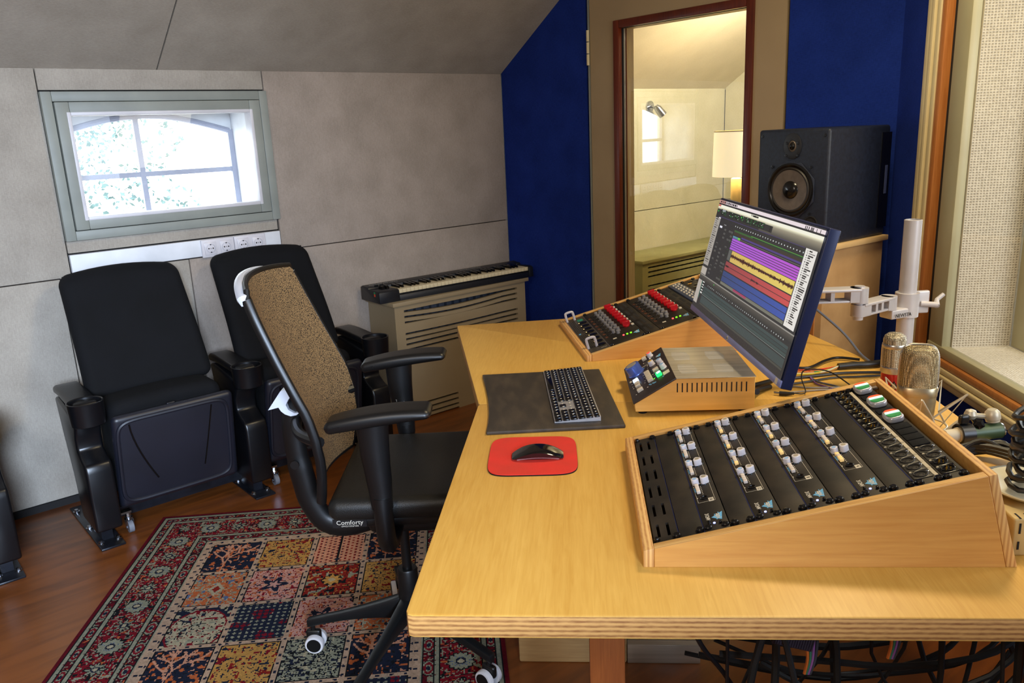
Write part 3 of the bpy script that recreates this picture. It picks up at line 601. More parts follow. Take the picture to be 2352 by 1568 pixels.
# arms
for s in (-1, 1):
    def padfn(x, y, z):
        t = x/0.125; w = 1.0-0.22*max(0, -t)**2; return (x, y*w, z*(1.0-0.25*t if z < 0 else 1.0)+0.012*t-0.010*t*t*(1 if z > 0 else 0.2))
    MB().rbox(0.012, s*0.25, 0.806, 0.252, 0.088, 0.034, 0.015, 4, (8, 2, 0), padfn).obj('arm_pad', M_CHBLK, ch)
    MB().tube(cr([(-0.005, s*0.25, 0.795), (-0.005, s*0.25, 0.72), (0.0, s*0.252, 0.64), (0.003, s*0.255, 0.57)], 4), [0.040, 0.039, 0.038, 0.037, 0.036, 0.035, 0.033, 0.032, 0.031, 0.029, 0.028, 0.027, 0.026], 16, 0.72).obj('arm_sleeve', M_CHBLK, ch)
    MB().tube(cr([(0.003, s*0.255, 0.60), (0.005, s*0.258, 0.53), (0.006, s*0.245, 0.475), (0.006, s*0.19, 0.452), (0.006, s*0.10, 0.455)], 5), 0.0235, 14).obj('arm_post', M_CHBLK, ch)
text('scale_print', 'T 10 T', 0.010, M_PRINTG, ch, TR((-0.005, 0.2285, 0.68)) @ RX(90), 0.0002)
# back: mesh sheet, frame, silver top rail
def bx(z): return float(np.interp(z, [0.50, 0.575, 0.63, 0.68, 0.74, 0.80, 0.86, 0.93, 1.02, 1.12], [-0.168, -0.146, -0.137, -0.133, -0.138, -0.152, -0.178, -0.208, -0.244, -0.280]))
def bw(z): return float(np.interp(z, [0.55, 0.62, 0.72, 0.85, 0.95, 1.05, 1.115], [0.185, 0.205, 0.222, 0.222, 0.215, 0.205, 0.19]))
def bpt(z, s, off=0.0): 
    return (bx(z)-0.040*(1-s*s)-off, s*bw(z), z+0.012*(1-s*s)*max(0, (z-1.0)/0.1))
zz = np.linspace(0.562, 1.108, 30); ss = np.linspace(-1, 1, 15); sh = MB()
vs = [bpt(z, s) for z in zz for s in ss]; fs = [(i*15+j, i*15+j+1, (i+1)*15+j+1, (i+1)*15+j) for i in range(29) for j in range(14)]
sh.add(vs, fs); sh.add([bpt(z, s, 0.006) for z in zz for s in ss], fs); sh.obj('mesh_back', M_MESH, ch, smooth=60)
sd = [bpt(z, 1.02, 0.012) for z in np.linspace(0.565, 1.085, 22)]; sd2 = [(p[0], -p[1], p[2]) for p in sd]
tp = [bpt(1.105, s, 0.004) for s in np.linspace(1, -1, 15)]; bt_ = [bpt(0.562, s, 0.006) for s in np.linspace(-1, 1, 13)]
fr = MB(); fr.tube(sd, [0.0125]*22, 10, 0.8, up=(1, 0, 0.3)); fr.tube(sd2, [0.0125]*22, 10, 0.9, up=(1, 0, 0.3)); fr.tube([sd[-1], *tp, sd2[-1]], 0.0075, 8); fr.tube([sd2[0], *bt_, sd[0]], 0.008, 8)
fr.obj('back_frame', M_CHBLK, ch)
sv = [bpt(1.09+0.018*(1-abs(s)**3), s*1.03, 0.020) for s in np.linspace(-1.0, 0.75, 18)]
MB().tube([(sv[0][0]+0.004, sv[0][1], sv[0][2]-0.016), *sv], [0.009, *np.linspace(0.014, 0.004, 18)], 10, 0.8).obj('silver_top_rail', mat('silver_rail', C(222, 226, 236), 0.35, 0.2), ch, label='bright silver rail behind the top edge')
MB().tube(cr([(-0.235, 0, 0.775), (-0.262, 0, 0.72), (-0.262, 0, 0.62), (-0.250, 0, 0.53), (-0.238, 0, 0.475), (-0.205, 0, 0.418), (-0.15, 0, 0.402), (-0.07, 0, 0.420), (0.0, 0, 0.44)], 6), [0.020]*14+[0.022]*35, 14, 1.5, up=(0, 1, 0)).obj('back_spine', M_CHBLK, ch)
br = [(600, 1205), (635, 1255), (600, 1300), (575, 1345), (592, 1390), (635, 1420), (685, 1415), (650, 1440), (605, 1448), (560, 1428), (532, 1400), (515, 1365), (430, 1385), (545, 1222)]
bp = [(-0.255-(600-x)*0.00033, 0.812-(y-1205)*0.00031) for x, y in br]
MB().prism(bp, -0.03, 0.03, lambda a, b, h: (a-0.005, h, b)).obj('yoke_bracket', mat('yoke_window_reflection', C(214, 220, 232), 0.4, 0.1), ch, smooth=0, label='silver bracket behind the mesh, with its window reflection built in')  # outline traces the window's reflection on the bracket; brightness is put in its colour
for s in (-1, 1): MB().tube(cr([(-0.25, 0, 0.72), (-0.235, s*0.07, 0.72), (-0.20, s*0.15, 0.725), (bx(0.73)-0.005, s*0.215, 0.73)], 5), 0.014, 10).obj('back_arm', M_CHBLK, ch)
MB().tube([(-0.262, -0.032, 0.60), (-0.262, -0.036, 0.60)], 0.012, 14).obj('spine_button', M_CHBLK, ch)
lb = MB().box(-0.135, -0.05, -0.204, -0.2015, 0.497, 0.519).obj('maker_label', mat('label_black', C(24, 24, 26), 0.4), ch, smooth=0)
text('label_print', 'Comforty', 0.017, M_PRINTW, lb, TR((-0.092, -0.2045, 0.510)) @ RX(90), 0.0003); text('label_print', 'OFFICE FURNITURE', 0.005, M_PRINTW, lb, TR((-0.092, -0.2045, 0.5005)) @ RX(90), 0.0003)
# base
MB().cyl((0.009, 0, 0.24), (0.009, 0, 0.44), 0.0135, seg=18).obj('gas_column', M_CHBLK, ch)
MB().lathe([(0.030, 0.10), (0.032, 0.14), (0.030, 0.20), (0.0285, 0.257), (0.026, 0.262), (0.014, 0.262)], 24, TR((0.009, 0, 0))).obj('hub', M_CHBLK, ch)
M_WHEELW = mat('wheel_white', C(216, 212, 214), 0.4); M_BASE = mat('base_black', C(18, 20, 22), 0.36, bump=0.05, bscale=500)
leg = None
for a in (137, 65, -7, -79, -151):
    Mx = TR((0.009, 0, 0)) @ RZ(a+40)
    def mkleg():
        b = MB(); n = 8; vs = []
        for i in range(n+1):
            t = i/n; x = 0.018+0.286*t; zt = 0.178-0.075*t-0.006*math.sin(PI*t); zb = 0.105-0.028*t+0.012*math.sin(PI*t); zb = min(zb, zt-0.02); wt = 0.016-0.004*t; wb_ = 0.013-0.003*t
            vs += [(x, -wt, zt), (x, wt, zt), (x, wb_, zb), (x, -wb_, zb)]
        fs = [(0, 1, 2, 3), (n*4+3, n*4+2, n*4+1, n*4)]
        for i in range(n):
            for k in range(4): fs.append((i*4+k, i*4+(k+1) % 4, (i+1)*4+(k+1) % 4, (i+1)*4+k))
        b.add(vs, fs); return b
    if leg is None:
        leg = bevel(mkleg().obj('leg', M_BASE, ch), 0.005, 2); place(leg, Mx)
        wx = 0.285
        fork = MB().rbox(wx+0.004, 0, 0.050, 0.044, 0.018, 0.036, 0.008, 2).cyl((0.29, 0, 0.055), (0.29, 0, 0.088), 0.007, seg=10).obj('castor_hood', M_CHBLK, leg)
        wheels = []
        for s in (-1, 1):
            wheels.append(MB().lathe([(0.0, 0.0012), (0.0203, 0.001), (0.0206, -0.002)], 28, TR((wx, s*0.0262, 0.029)) @ RX(-90*s)).obj('wheel_cap', M_CHBLK, leg))
            wheels.append(MB().lathe([(0.0200, 0.0), (0.0258, -0.0008), (0.0275, -0.005), (0.0275, -0.015), (0.012, -0.016)], 28, TR((wx, s*0.0258, 0.029)) @ RX(-90*s), False).obj('wheel', M_WHEELW, leg, label='white castor tyre'))
        subs = [fork, *wheels]
    else:
        l2 = again(leg, ch, Mx)
        for q in subs: again(q, l2, q.matrix_local.copy(), label=q.get('label'))
# ------------------------------------------------------------------ desk
desk = thing('studio_desk', 'large yellow birch plywood desk with thick layered edges', 'desk', (0.554, 0.942, 0), -45)
def board(name, poly, z0, z1, rc=0.012):
    out = []
    n = len(poly)
    for i in range(n):
        p = Vector(poly[i]); a = (Vector(poly[i-1])-p).normalized(); b_ = (Vector(poly[(i+1) % n])-p).normalized()
        out += [tuple(p+a*rc), tuple(p+(a+b_)*rc*0.30), tuple(p+b_*rc)]
    o = MB().prism(out, z0, z1).obj(name, M_DESK, desk, smooth=0); o.data.materials.append(M_DESKEDGE)
    for f in o.data.polygons: f.material_index = 0 if abs(f.normal.z) > 0.5 else 1
    return o
nb = [(0.0, 0.0), (1.165, 0.0), (1.165, 0.9685), (0.0, 0.9685)]
fb = [(0.0, 0.9695), (1.165, 0.9695), (1.13, 1.281), (1.036, 1.656), (0.80, 2.05), (-0.188, 1.879)]
for o, p in ((board('desk_top', nb, 0.701, 0.74), 0), (board('desk_top', fb, 0.701, 0.74, 0.006), 1)): bevel(o, 0.0022, 2, 60)
M_LEG = wood('leg_wood', C(150, 84, 40), C(112, 56, 26), grain='z', rough=0.35)
for (a, b) in ((0.31, 0.245), (1.0, 0.08), (0.15, 1.55), (0.95, 1.55)): MB().box(a-0.032, a+0.032, b-0.032, b+0.032, 0, 0.701, 0.003).obj('desk_leg', M_LEG, desk)
MB().box(0.06, 1.10, 0.60, 0.625, 0.58, 0.701).obj('apron_board', M_LEG, desk, smooth=0)

# ------------------------------------------------------------------ under the desk
pb = thing('plywood_plinth', 'low plywood plinth standing on the floor under the desk', 'wooden box', (1.245, 1.515, 0), -45)
M_PLY = wood('plinth_birch', C(196, 160, 108), C(170, 132, 84), grain='x', rough=0.5)
MB().box(0, 0.30, 0, 0.24, 0.0, 0.26, 0.006).obj('plinth_box', M_PLY, pb); MB().box(0.301, 0.50, 0.02, 0.24, 0.06, 0.26, 0.004).obj('plinth_box', M_PLY, pb)
MB().box(0.301, 0.50, 0.0, 0.22, 0.0, 0.0595, 0.003).obj('lower_rail', M_STEEL, pb)
M_CABDK = mat('dark_cable', C(26, 26, 25), 0.5, col2=C(20, 22, 20), scale=(3, 3, 3))
cb = MB(); dl = lambda a, b, z: (0.554+0.7071*(a+b), 0.942+0.7071*(b-a), z)
for i in range(34):
    z = rng.uniform(0.12, 0.56); b0 = rng.uniform(0.10, 0.45); s = rng.uniform(0.05, 0.14)
    cb.tube(cr([dl(0.50+rng.normal(0, 0.03), b0, z-0.03), dl(0.68, b0-0.02, z-s*0.6+rng.normal(0, 0.02)), dl(0.83, b0+rng.normal(0, 0.02), z-s), dl(0.98, b0, z-s*0.4), dl(1.08, b0+0.03, z+0.06)], 4), rng.uniform(0.004, 0.008), 6)
for i in range(16):
    a = rng.uniform(0.55, 1.08); b0 = rng.uniform(0.08, 0.35)
    cb.tube(cr([dl(a, b0, 0.70), dl(a+rng.normal(0, 0.03), b0, 0.5), dl(a+rng.normal(0, 0.06), b0, 0.28), dl(a+rng.normal(0, 0.08), b0+0.05, 0.02)], 4), rng.uniform(0.003, 0.007), 6)
o = cb.obj('cable_bundle', M_CABDK); o['kind'] = 'stuff'; tag(o, 'tangle of black cables hanging under the right half of the desk', 'cables')
tag(MB().tube(cr([dl(0.445, 0.20, 0.70), dl(0.45, 0.20, 0.62), dl(0.475, 0.2, 0.55), dl(0.53, 0.22, 0.46), dl(0.60, 0.24, 0.30), dl(0.62, 0.26, 0.0)], 5), 0.0045, 8).obj('hanging_cable', M_CABLE), 'thick black cable curving down from desk underside, beside the wooden leg', 'cable')
tag(MB().tube(cr([dl(0.52, 0.20, 0.70), dl(0.52, 0.20, 0.55), dl(0.523, 0.2, 0.35), dl(0.53, 0.2, 0.0)], 5), 0.0032, 8).obj('hanging_cable', M_CABLE), 'thin straight black cable hanging just right of the curving one', 'cable')
M_CONN = mat('purple_connector', C(52, 44, 58), 0.5, col2=C(46, 40, 50))
def multipin(a, b, z, tilt, label, h):
    P = thing('multipin_connector', label, 'connector', dl(a, b, z), -45-3); 
    bd_ = MB().box(-0.034, 0.034, -0.018, 0.018, -h, 0.02, 0.002, M=RY(tilt)); 
    for k in range(17): bd_.box(-0.033+k*0.004, -0.031+k*0.004, -0.0195, -0.017, -h+0.003, 0.018, M=RY(tilt))
    bd_.obj('housing', M_CONN, P, smooth=0)
    for k, c in enumerate((C(214, 110, 40), C(60, 120, 90), C(150, 90, 150), C(60, 60, 66))):
        MB().tube(cr([(0.012+k*0.006, 0, -h+0.006), (0.016+k*0.004, 0, -h-0.03), (0.012+k*0.003, 0, -h-0.06)], 4), 0.0028, 6, ).obj('wire', mat('wire_colour', c, 0.5), P)
    return P
multipin(0.63, 0.16, 0.66, 12, 'ribbed purple grey multi-pin connector hanging lower under the desk', 0.075)
multipin(0.765, 0.16, 0.672, 14, 'ribbed connector mostly hidden behind the desk edge, further right', 0.055)

# ------------------------------------------------------------------ pad, keyboard, mouse
M_PAD = mat('black_leather', C(50, 42, 35), 0.6, col2=C(76, 64, 50), scale=(9, 30, 9), detail=8, mixlo=0.45, mixhi=0.75, bump=0.15, bscale=300)
dm = thing('desk_pad', 'worn black leather desk pad under the computer keyboard', 'desk pad', (1.385, 1.513, 0.74), 51)
MB().rbox(0, 0, 0.0045, 0.474, 0.330, 0.009, 0.003, 2, (6, 6, 0), lambda x, y, z: (x, y+0.006*math.sin(x*7)*(1 if y > 0 else 0)+0.01*(x*x/0.05)*(1 if y > 0 else 0)-0.006, z)).obj('pad', M_PAD, dm)
ck = thing('computer_keyboard', 'silver computer keyboard with black keys lying on the black pad', 'keyboard', (1.437, 1.482, 0.7495), -129.1)
KA = mat('keyboard_aluminium', C(206, 204, 206), 0.35, 0.6)
MB().prism([(-0.0565, 0.0), (0.0565, 0.0), (0.0565, 0.0125), (0.05, 0.0130), (-0.054, 0.0052), (-0.0565, 0.004)], -0.211, 0.211, lambda a, b, h: (h, a, b)).obj('body', KA, ck, smooth=0)
rows = [(0.047, 0.0125), (0.0295, 0.0165), (0.0105, 0.0165), (-0.0085, 0.0165), (-0.0275, 0.0165), (-0.0465, 0.0165)]
keymesh = {}
def key(x, y, w, h):
    k = (round(w, 4), round(h, 4)); z = 0.0055+(y+0.054)*0.0075/0.104
    Mx = TR((x, y, z+0.0012)) @ RX(4.1)
    if k not in keymesh: keymesh[k] = place(MB().rbox(0, 0, 0, w, h, 0.0034, 0.0012, 1).obj('key', M_BLACKKNOB, ck), Mx)
    else: again(keymesh[k], ck, Mx)
x0 = -0.2065
def row(y, h, ws, xs):
    x = xs
    for w in ws: key(x+w/2-0.00125, y, w-0.0025, h); x += w
u = 0.019
row(*rows[0], [u*1.0714]*14, x0); row(*rows[1], [u]*13+[u*2], x0); row(*rows[2], [u*1.5]+[u]*12+[u*1.5], x0)
row(*rows[3], [u*1.75]+[u]*11+[u*2.25], x0); row(*rows[4], [u*1.25]+[u]*11+[u*2.75], x0); row(*rows[5], [u*1.25, u, u*1.25, u*6.25, u*1.25, u, u*1.5, u*1.5], x0)
for i, yk in enumerate(rows):
    xs = x0+15*u+0.005
    if i in (0, 1, 2, 5): row(*yk, [u]*3, xs)
    if i == 4: row(*yk, [u], xs+u)
    xs = x0+18*u+0.010; row(*yk, [u]*4 if i != 5 else [u*2, u, u], xs) if i < 5 else row(*yk, [u*2, u, u], xs)
lg = MB()
for i in range(6):
    for k in range(19):
        if i == 5 and 3 < k < 9: continue
        xx = x0+0.010+k*0.0213; z = 0.0055+(rows[i][0]+0.054)*0.0075/0.104+0.0031; lg.box(xx-0.003, xx+0.002, rows[i][0]-0.002, rows[i][0]+0.0015, z, z+0.0001)
lg.obj('key_legends', M_PRINTW, ck, smooth=0)
M_RED = mat('red_neoprene', C(214, 38, 24), 0.8, col2=C(196, 44, 26), scale=(12, 12, 12), bump=0.15, bscale=700)
mp = thing('mouse_pad', 'red mouse pad with rounded corners on the desk', 'mouse pad', (1.100, 1.256, 0.74), 47)
rr = []
for k in range(64):
    a = 2*PI*k/64; ca, sa = math.cos(a), math.sin(a); e = 0.36; rr.append((0.107*abs(ca)**e*(1 if ca > 0 else -1), 0.098*abs(sa)**e*(1 if sa > 0 else -1)))
MB().prism(rr, 0.0, 0.0025).obj('rubber_base', M_BLACKSOFT, mp, smooth=0); MB().prism([(a*0.995, b*0.995) for a, b in rr], 0.0025, 0.0045).obj('cloth_top', M_RED, mp, smooth=0)
ms = thing('computer_mouse', 'glossy black arched computer mouse on the red pad', 'mouse', (1.100, 1.240, 0.7447), -42)
def mtop(x, y, z):
    t = x/0.0565; h = 0.0225*(1-0.78*t*t); w = 0.0285*(1-0.25*abs(t)**4)/0.0285
    return (x, y*w, (h if z > 0 else max(0.0085-0.006*t*t, 0.0025) + 0.000)-(0.004*(y/0.0285)**4 if z > 0 else 0))
MB().rbox(0, 0, 0, 0.113, 0.057, 0.02, 0.006, 3, (14, 6, 0), mtop).obj('top_shell', mat('mouse_black', C(15, 14, 14), 0.12, coat=0.5), ms)
MB().rbox(0, 0, 0.0045, 0.094, 0.047, 0.008, 0.003, 2, (10, 0, 0), lambda x, y, z: (x, y, z+0.004*(1-(x/0.047)**2)-0.0015)).obj('base', mat('mouse_base', C(200, 200, 204), 0.25, 0.8), ms)
MB().box(-0.035, 0.035, -0.018, -0.015, 0.0, 0.002).box(-0.035, 0.035, 0.015, 0.018, 0.0, 0.002).obj('glide_strip', M_BLACKKNOB, ms, smooth=0)

# ------------------------------------------------------------------ rack consoles
def rack_case(P, Wd, prof, t=0.0175, rimdrop=0.0):
    fz, bz, bx_, Lb = prof
    k = (Lb-bx_)/bz; sl_ = (bz-fz)/bx_
    def two(o, m2, test):
        o.data.materials.append(m2)
        for f in o.data.polygons: f.material_index = 1 if test(f.normal) else 0
        return o
    zt = lambda x: fz+sl_*x
    side = [(t, 0), (Lb-t, 0), (bx_-t+0.004, zt(bx_-t+0.004)), (t, zt(t))]
    for y in (0, Wd-t): two(bevel(MB().prism(side, y, y+t, lambda a, b, h: (a, h, b)).obj('side_board', M_BIRCH, P, smooth=0), 0.001, 1), M_BIRCHRIM, lambda n: n.z > 0.6)
    two(bevel(MB().prism([(0, 0), (t-0.0002, 0), (t-0.0002, zt(t)), (0, fz)], 0, Wd, lambda a, b, h: (a, h, b)).obj('front_board', M_BIRCH, P, smooth=0), 0.0015, 2), M_BIRCHEND, lambda n: abs(n.y) > 0.6 or n.z > 0.6)
    two(bevel(MB().prism([(Lb-t+0.0002, 0), (Lb, 0), (bx_, bz), (bx_-t+0.0042, zt(bx_-t+0.0042))], 0, Wd, lambda a, b, h: (a, h, b)).obj('back_board', M_BIRCH, P, smooth=0), 0.002, 2), M_BIRCHEND, lambda n: abs(n.y) > 0.6 or n.z > 0.6)
    ang = math.atan2(bz-fz, bx_)
    return TR((0, 0, fz)) @ Matrix.Rotation(-ang, 4, 'Y')
SW = -0.005     # panel face depth below the rim
SC = {}
def screw(P, T, u, v, r=0.0062, big=True):
    Mx = T @ TR((u, v, SW+0.0015)); k = ('s', round(r, 4))
    if k not in SC: SC[k] = place(MB().lathe([(r*1.25, 0.0), (r*1.25, 0.001), (r, 0.001), (r, 0.004), (r*0.8, 0.0055), (0.0, 0.006)], 16).box(-r*0.6, r*0.6, -0.0006, 0.0006, 0.0055, 0.0062).obj('rack_screw', M_BLACKKNOB, P), Mx)
    else: again(SC[k], P, Mx)
def slab(P, T, name, u0, u1, v0, v1, m, w0=-0.008, w1=SW+0.0015, r=0.0006): return MB(T).rbox((u0+u1)/2, (v0+v1)/2, (w0+w1)/2, u1-u0, v1-v0, w1-w0, r, 1).obj(name, m, P)
rk = thing('rack_console', 'sloped birch rack console with four rows of white knobs, nearest the camera', 'rack console', (0.912, 0.778, 0.74), -45)
T = rack_case(rk, 0.497, (0.030, 0.160, 0.539, 0.585))
V0, V1 = 0.021, 0.476; U = lambda k: 0.0195+0.0423*k
MB(T).box(0.018, 0.535, 0.0176, 0.479, -0.03, -0.022).obj('inner_floor', M_DARK, rk, smooth=0)
for v in (0.0178, 0.468): MB(T).box(0.02, 0.538, v, v+0.0112, -0.012, -0.0082).obj('rack_rail', M_ALU, rk, smooth=0)
PW = SW+0.0015
vp = MB(T); cellv = (V1-V0)/7
# vent panel with real slots (strips around them)
u0, u1 = U(0)+0.0004, U(1)-0.0004; ua = (u0+0.0075, u0+0.0125, u0+0.0245, u0+0.0295)
vb = [V0]; 
for k in range(6): c = V0+0.040+0.0745*k; vb += [c-0.022, c+0.022]
vb += [V1]
for a, b in ((u0, ua[0]), (ua[1], ua[2]), (ua[3], u1)): vp.box(a, b, V0, V1, -0.008, PW)
for k in range(0, len(vb), 2):
    vp.box(ua[0], ua[1], vb[k], vb[k+1], -0.008, PW); vp.box(ua[2], ua[3], vb[k], vb[k+1], -0.008, PW)
vp.obj('vent_panel', M_PANEL, rk, smooth=0)
for v in (V0+0.008, V1-0.008):
    screw(rk, T, u0+0.005, v, 0.0045); screw(rk, T, u1-0.003, v)
MB(T).box(u1-0.0006, u1+0.0012, V0, V1, -0.009, PW-0.0005).obj('panel_seam', mat('blue_edge', C(60, 70, 130), 0.3, 0.7), rk, smooth=0)
for k in (1, 3, 5, 7, 9):
    a, b = U(k)+0.0015, U(k+1)-0.0006; pl_ = slab(rk, T, 'blank_panel', a, b, V0, V1, M_PANEL)
    for v in (V0+0.010, V1-0.010): screw(pl_, T, a+0.007 if k != 1 else b-0.006, v); 
    if k > 1:
        for v in (V0+0.010, V1-0.010): screw(pl_, T, b-0.007, v)
M_LOGO = M_PRINTB
def logo_triangle(P, T, u, v, s, w=None):
    """blue fin shaped emblem with white letters; reads from the low edge of the console"""
    b = MB(T); w = PW+0.0004 if w is None else w
    q = lambda a, c: (u-c*s*0.62, v-a*s, w)   # a: along user's right, c: towards the user
    pts = [(-0.55, -0.62), (0.20, -0.30), (0.20, -0.42), (0.34, -0.42), (0.34, -0.22), (0.95, 0.42), (0.40, 0.05), (0.40, 0.30), (0.20, 0.30), (0.20, 0.0)]
    b2 = [(0.0, -1.0), (0.10, -0.32), (0.30, -0.32), (0.30, -0.24), (0.14, -0.24), (0.42, 1.0), (-0.42, 0.62), (-0.36, 0.30), (-0.54, 0.22), (-0.50, 0.12), (-0.34, 0.18), (-0.22, -0.22), (-0.40, -0.28), (-0.38, -0.36), (-0.19, -0.32)]
    b2 = [(0.85, -0.62), (0.28, -0.36), (0.32, -0.58), (0.18, -0.58), (0.14, -0.30), (-0.30, -0.10), (-0.26, -0.34), (-0.40, -0.34), (-0.44, -0.04), (-0.95, 0.20), (-0.30, 0.55), (-0.30, 0.75), (-0.14, 0.75), (-0.12, 0.62), (0.45, 0.85)]
    b.add([q(y, -x) for x, y in b2], [tuple(range(len(b2)))]); return b.obj('emblem', M_LOGO, P, smooth=0)
UP = RZ(-90)   # letters turned so that the user at the low edge reads them
def preamp(P, T, u0, u1, num):
    pl_ = slab(P, T, 'preamp_panel', u0, u1, V0, V1, M_PANEL, w1=PW+0.0012, w0=-0.009)
    w = PW+0.0013
    for v in (V0+0.010, V1-0.010): screw(pl_, T, u0+0.0065, v); screw(pl_, T, u1-0.0065, v)
    ln = MB(T); a, b = u0+0.0035, u0+0.0335; c, d = 0.124, 0.462
    for (p, q, r_, s_) in ((a, a+0.0005, c, d), (b, b+0.0005, c, d), (a, b, c, c+0.0005), (a, b, d, d+0.0005)): ln.box(p, q, r_, s_, w, w+0.0001)
    for k in range(3): v = 0.4035-0.0823*k; ln.box(a, a+0.006, v, v+0.0005, w, w+0.0001)
    for k in range(4):
        v = 0.446-0.0823*k
        for j in range(6): ln.box(u0+0.0158, u0+0.0172, v-0.014-0.0062*j, v-0.0118-0.0062*j, w, w+0.0002)
        for vv in (v-0.010, v+0.004, v-0.055): ln.box(u0+0.0035, u0+0.0055, vv-0.003, vv, w, w+0.0002)
        ln.box(u0+0.012, u0+0.0205, v-0.001, v+0.001, w, w+0.0002)
    ln.obj('printed_lines', M_PRINTW, pl_, smooth=0)
    for k in range(4):
        sq = MB(T); v = 0.4235-0.0823*k; pts = [(u0+0.0052+0.0016*math.sin(j*2.3), v+0.006-0.0016*j, w+0.0003) for j in range(11)]; sq.tube(pts, 0.0008, 4); sq.obj('blue_script', M_PRINTB, pl_, smooth=0)
        tk = MB(T)
        for j in range(8): t = 2*PI*j/8; tk.box(u0+0.0265+0.0098*math.cos(t)-0.0005, u0+0.0265+0.0098*math.cos(t)+0.0005, v+0.0225+0.0098*math.sin(t)-0.0005, v+0.0225+0.0098*math.sin(t)+0.0005, w, w+0.0002)
        tk.obj('dial_ticks', M_PRINTB, pl_, smooth=0)
    for k in range(4):
        v = 0.446-0.0823*k
        for (du, r_, h_, key_) in ((0.0095, 0.0062, 0.0115, 'ks'), (0.0265, 0.0072, 0.0125, 'kl')):
            Mx = T @ TR((u0+du, v, w)) @ RZ(rng.uniform(-50, 50))
            if key_ not in SC:
                pr = [(r_*1.05*(1+0.10*math.cos(3*t))*math.cos(t), r_*1.05*(1+0.10*math.cos(3*t))*math.sin(t)) for t in np.linspace(0, 2*PI, 25)[:-1]]
                kb_ = bevel(MB().prism(pr, 0, h_).obj('knob', M_GREYKNOB, pl_, smooth=40), 0.0006, 1, 60); SC[key_] = place(kb_, Mx)
                cp = MB().cyl((0, 0, h_-0.0003), (0, 0, h_+0.0003), r_*0.62, seg=16).obj('knob_cap', M_BLUECAP if key_ == 'ks' else M_STEEL, None); SC[key_+'c'] = cp; cp.parent = pl_; cp.matrix_local = Mx
                dt = MB().box(r_*0.9, r_*1.18, -0.0007, 0.0007, 0.003, 0.007).obj('pointer', M_BLACKKNOB, pl_, smooth=0); dt.matrix_local = Mx; SC[key_+'p'] = dt
            else:
                for e in (key_, key_+'c', key_+'p'): again(SC[e], pl_, Mx)
        for j in range(4):
            Mx = T @ TR((u0+0.0100, v-0.0135-0.0082*j, w))
            nm = 'btn_o' if (num, k, j) in ((12, 1, 3), (12, 2, 3), (8, 0, 0), (8, 1, 0), (8, 1, 3), (8, 2, 2), (8, 2, 3), (4, 0, 0), (4, 1, 0), (4, 2, 3), (4, 3, 0), (4, 3, 3), (12, 0, 3), (4, 3, 2)) else 'btn'
            if nm not in SC: SC[nm] = place(MB().rbox(0, 0, 0.003, 0.0072, 0.0075, 0.006, 0.0012, 1).obj('push_button', M_LITBTN if nm == 'btn_o' else M_BTN, pl_), Mx)
            else: again(SC[nm], pl_, Mx)
        Mx = T @ TR((u0+0.0165, v-0.0600, w))
        if 'jk' not in SC: SC['jk'] = place(MB().lathe([(0.0072, 0), (0.0072, 0.0016), (0.0060, 0.0026), (0.0042, 0.0026), (0.0036, 0.0008), (0, 0.0008)], 20).obj('jack_socket', M_BLACKKNOB, pl_), Mx)
        else: again(SC['jk'], pl_, Mx)
    lb_ = MB(T).box(u0+0.0225, u0+0.0315, 0.1225, 0.1355, w, w+0.0003).obj('number_label', M_PRINTW, pl_, smooth=0)
    text('number', str(num), 0.0085, M_DARK, pl_, T @ TR((u0+0.027, 0.129, w+0.0005)) @ UP, 0.0001)
    em = logo_triangle(pl_, T, u0+0.0275, 0.0675, 0.0185, w+0.0003)
    text('emblem_letters', 'api', 0.0120, M_PRINTW, pl_, T @ TR((u0+0.0290, 0.0650, w+0.0006)) @ UP, 0.0001, 1.25, 0.0002)
    text('model_print', '3124V', 0.0092, M_PRINTW, pl_, T @ TR((u0+0.0105, 0.068, w+0.0004)) @ UP, 0.0001, 1.0, 0.0002)
    MB(T).cyl((u0+0.0185, 0.0435, w), (u0+0.0185, 0.0435, w+0.0012), 0.0021, seg=10).obj('power_led', glow('led_blue', C(150, 160, 255), 2.5), pl_)
    for (du, v) in ((0.010, 0.040), (0.0285, 0.040), (0.0105, 0.0465)): screw(pl_, T, u0+du, v, 0.0026)
M_BTN = mat('white_button', C(222, 210, 200), 0.4); M_LITBTN = glow('amber_button', C(240, 200, 130), 0.35)
for k, num in ((2, 16), (4, 12), (6, 8), (8, 4)):
    preamp(rk, T, U(k)+0.0008, U(k+1)-0.0002, num)
    MB(T).box(U(k)-0.0010, U(k)+0.0006, V0, V1, -0.009, PW+0.0004).obj('panel_seam', bpy.data.materials['blue_edge'], rk, smooth=0)
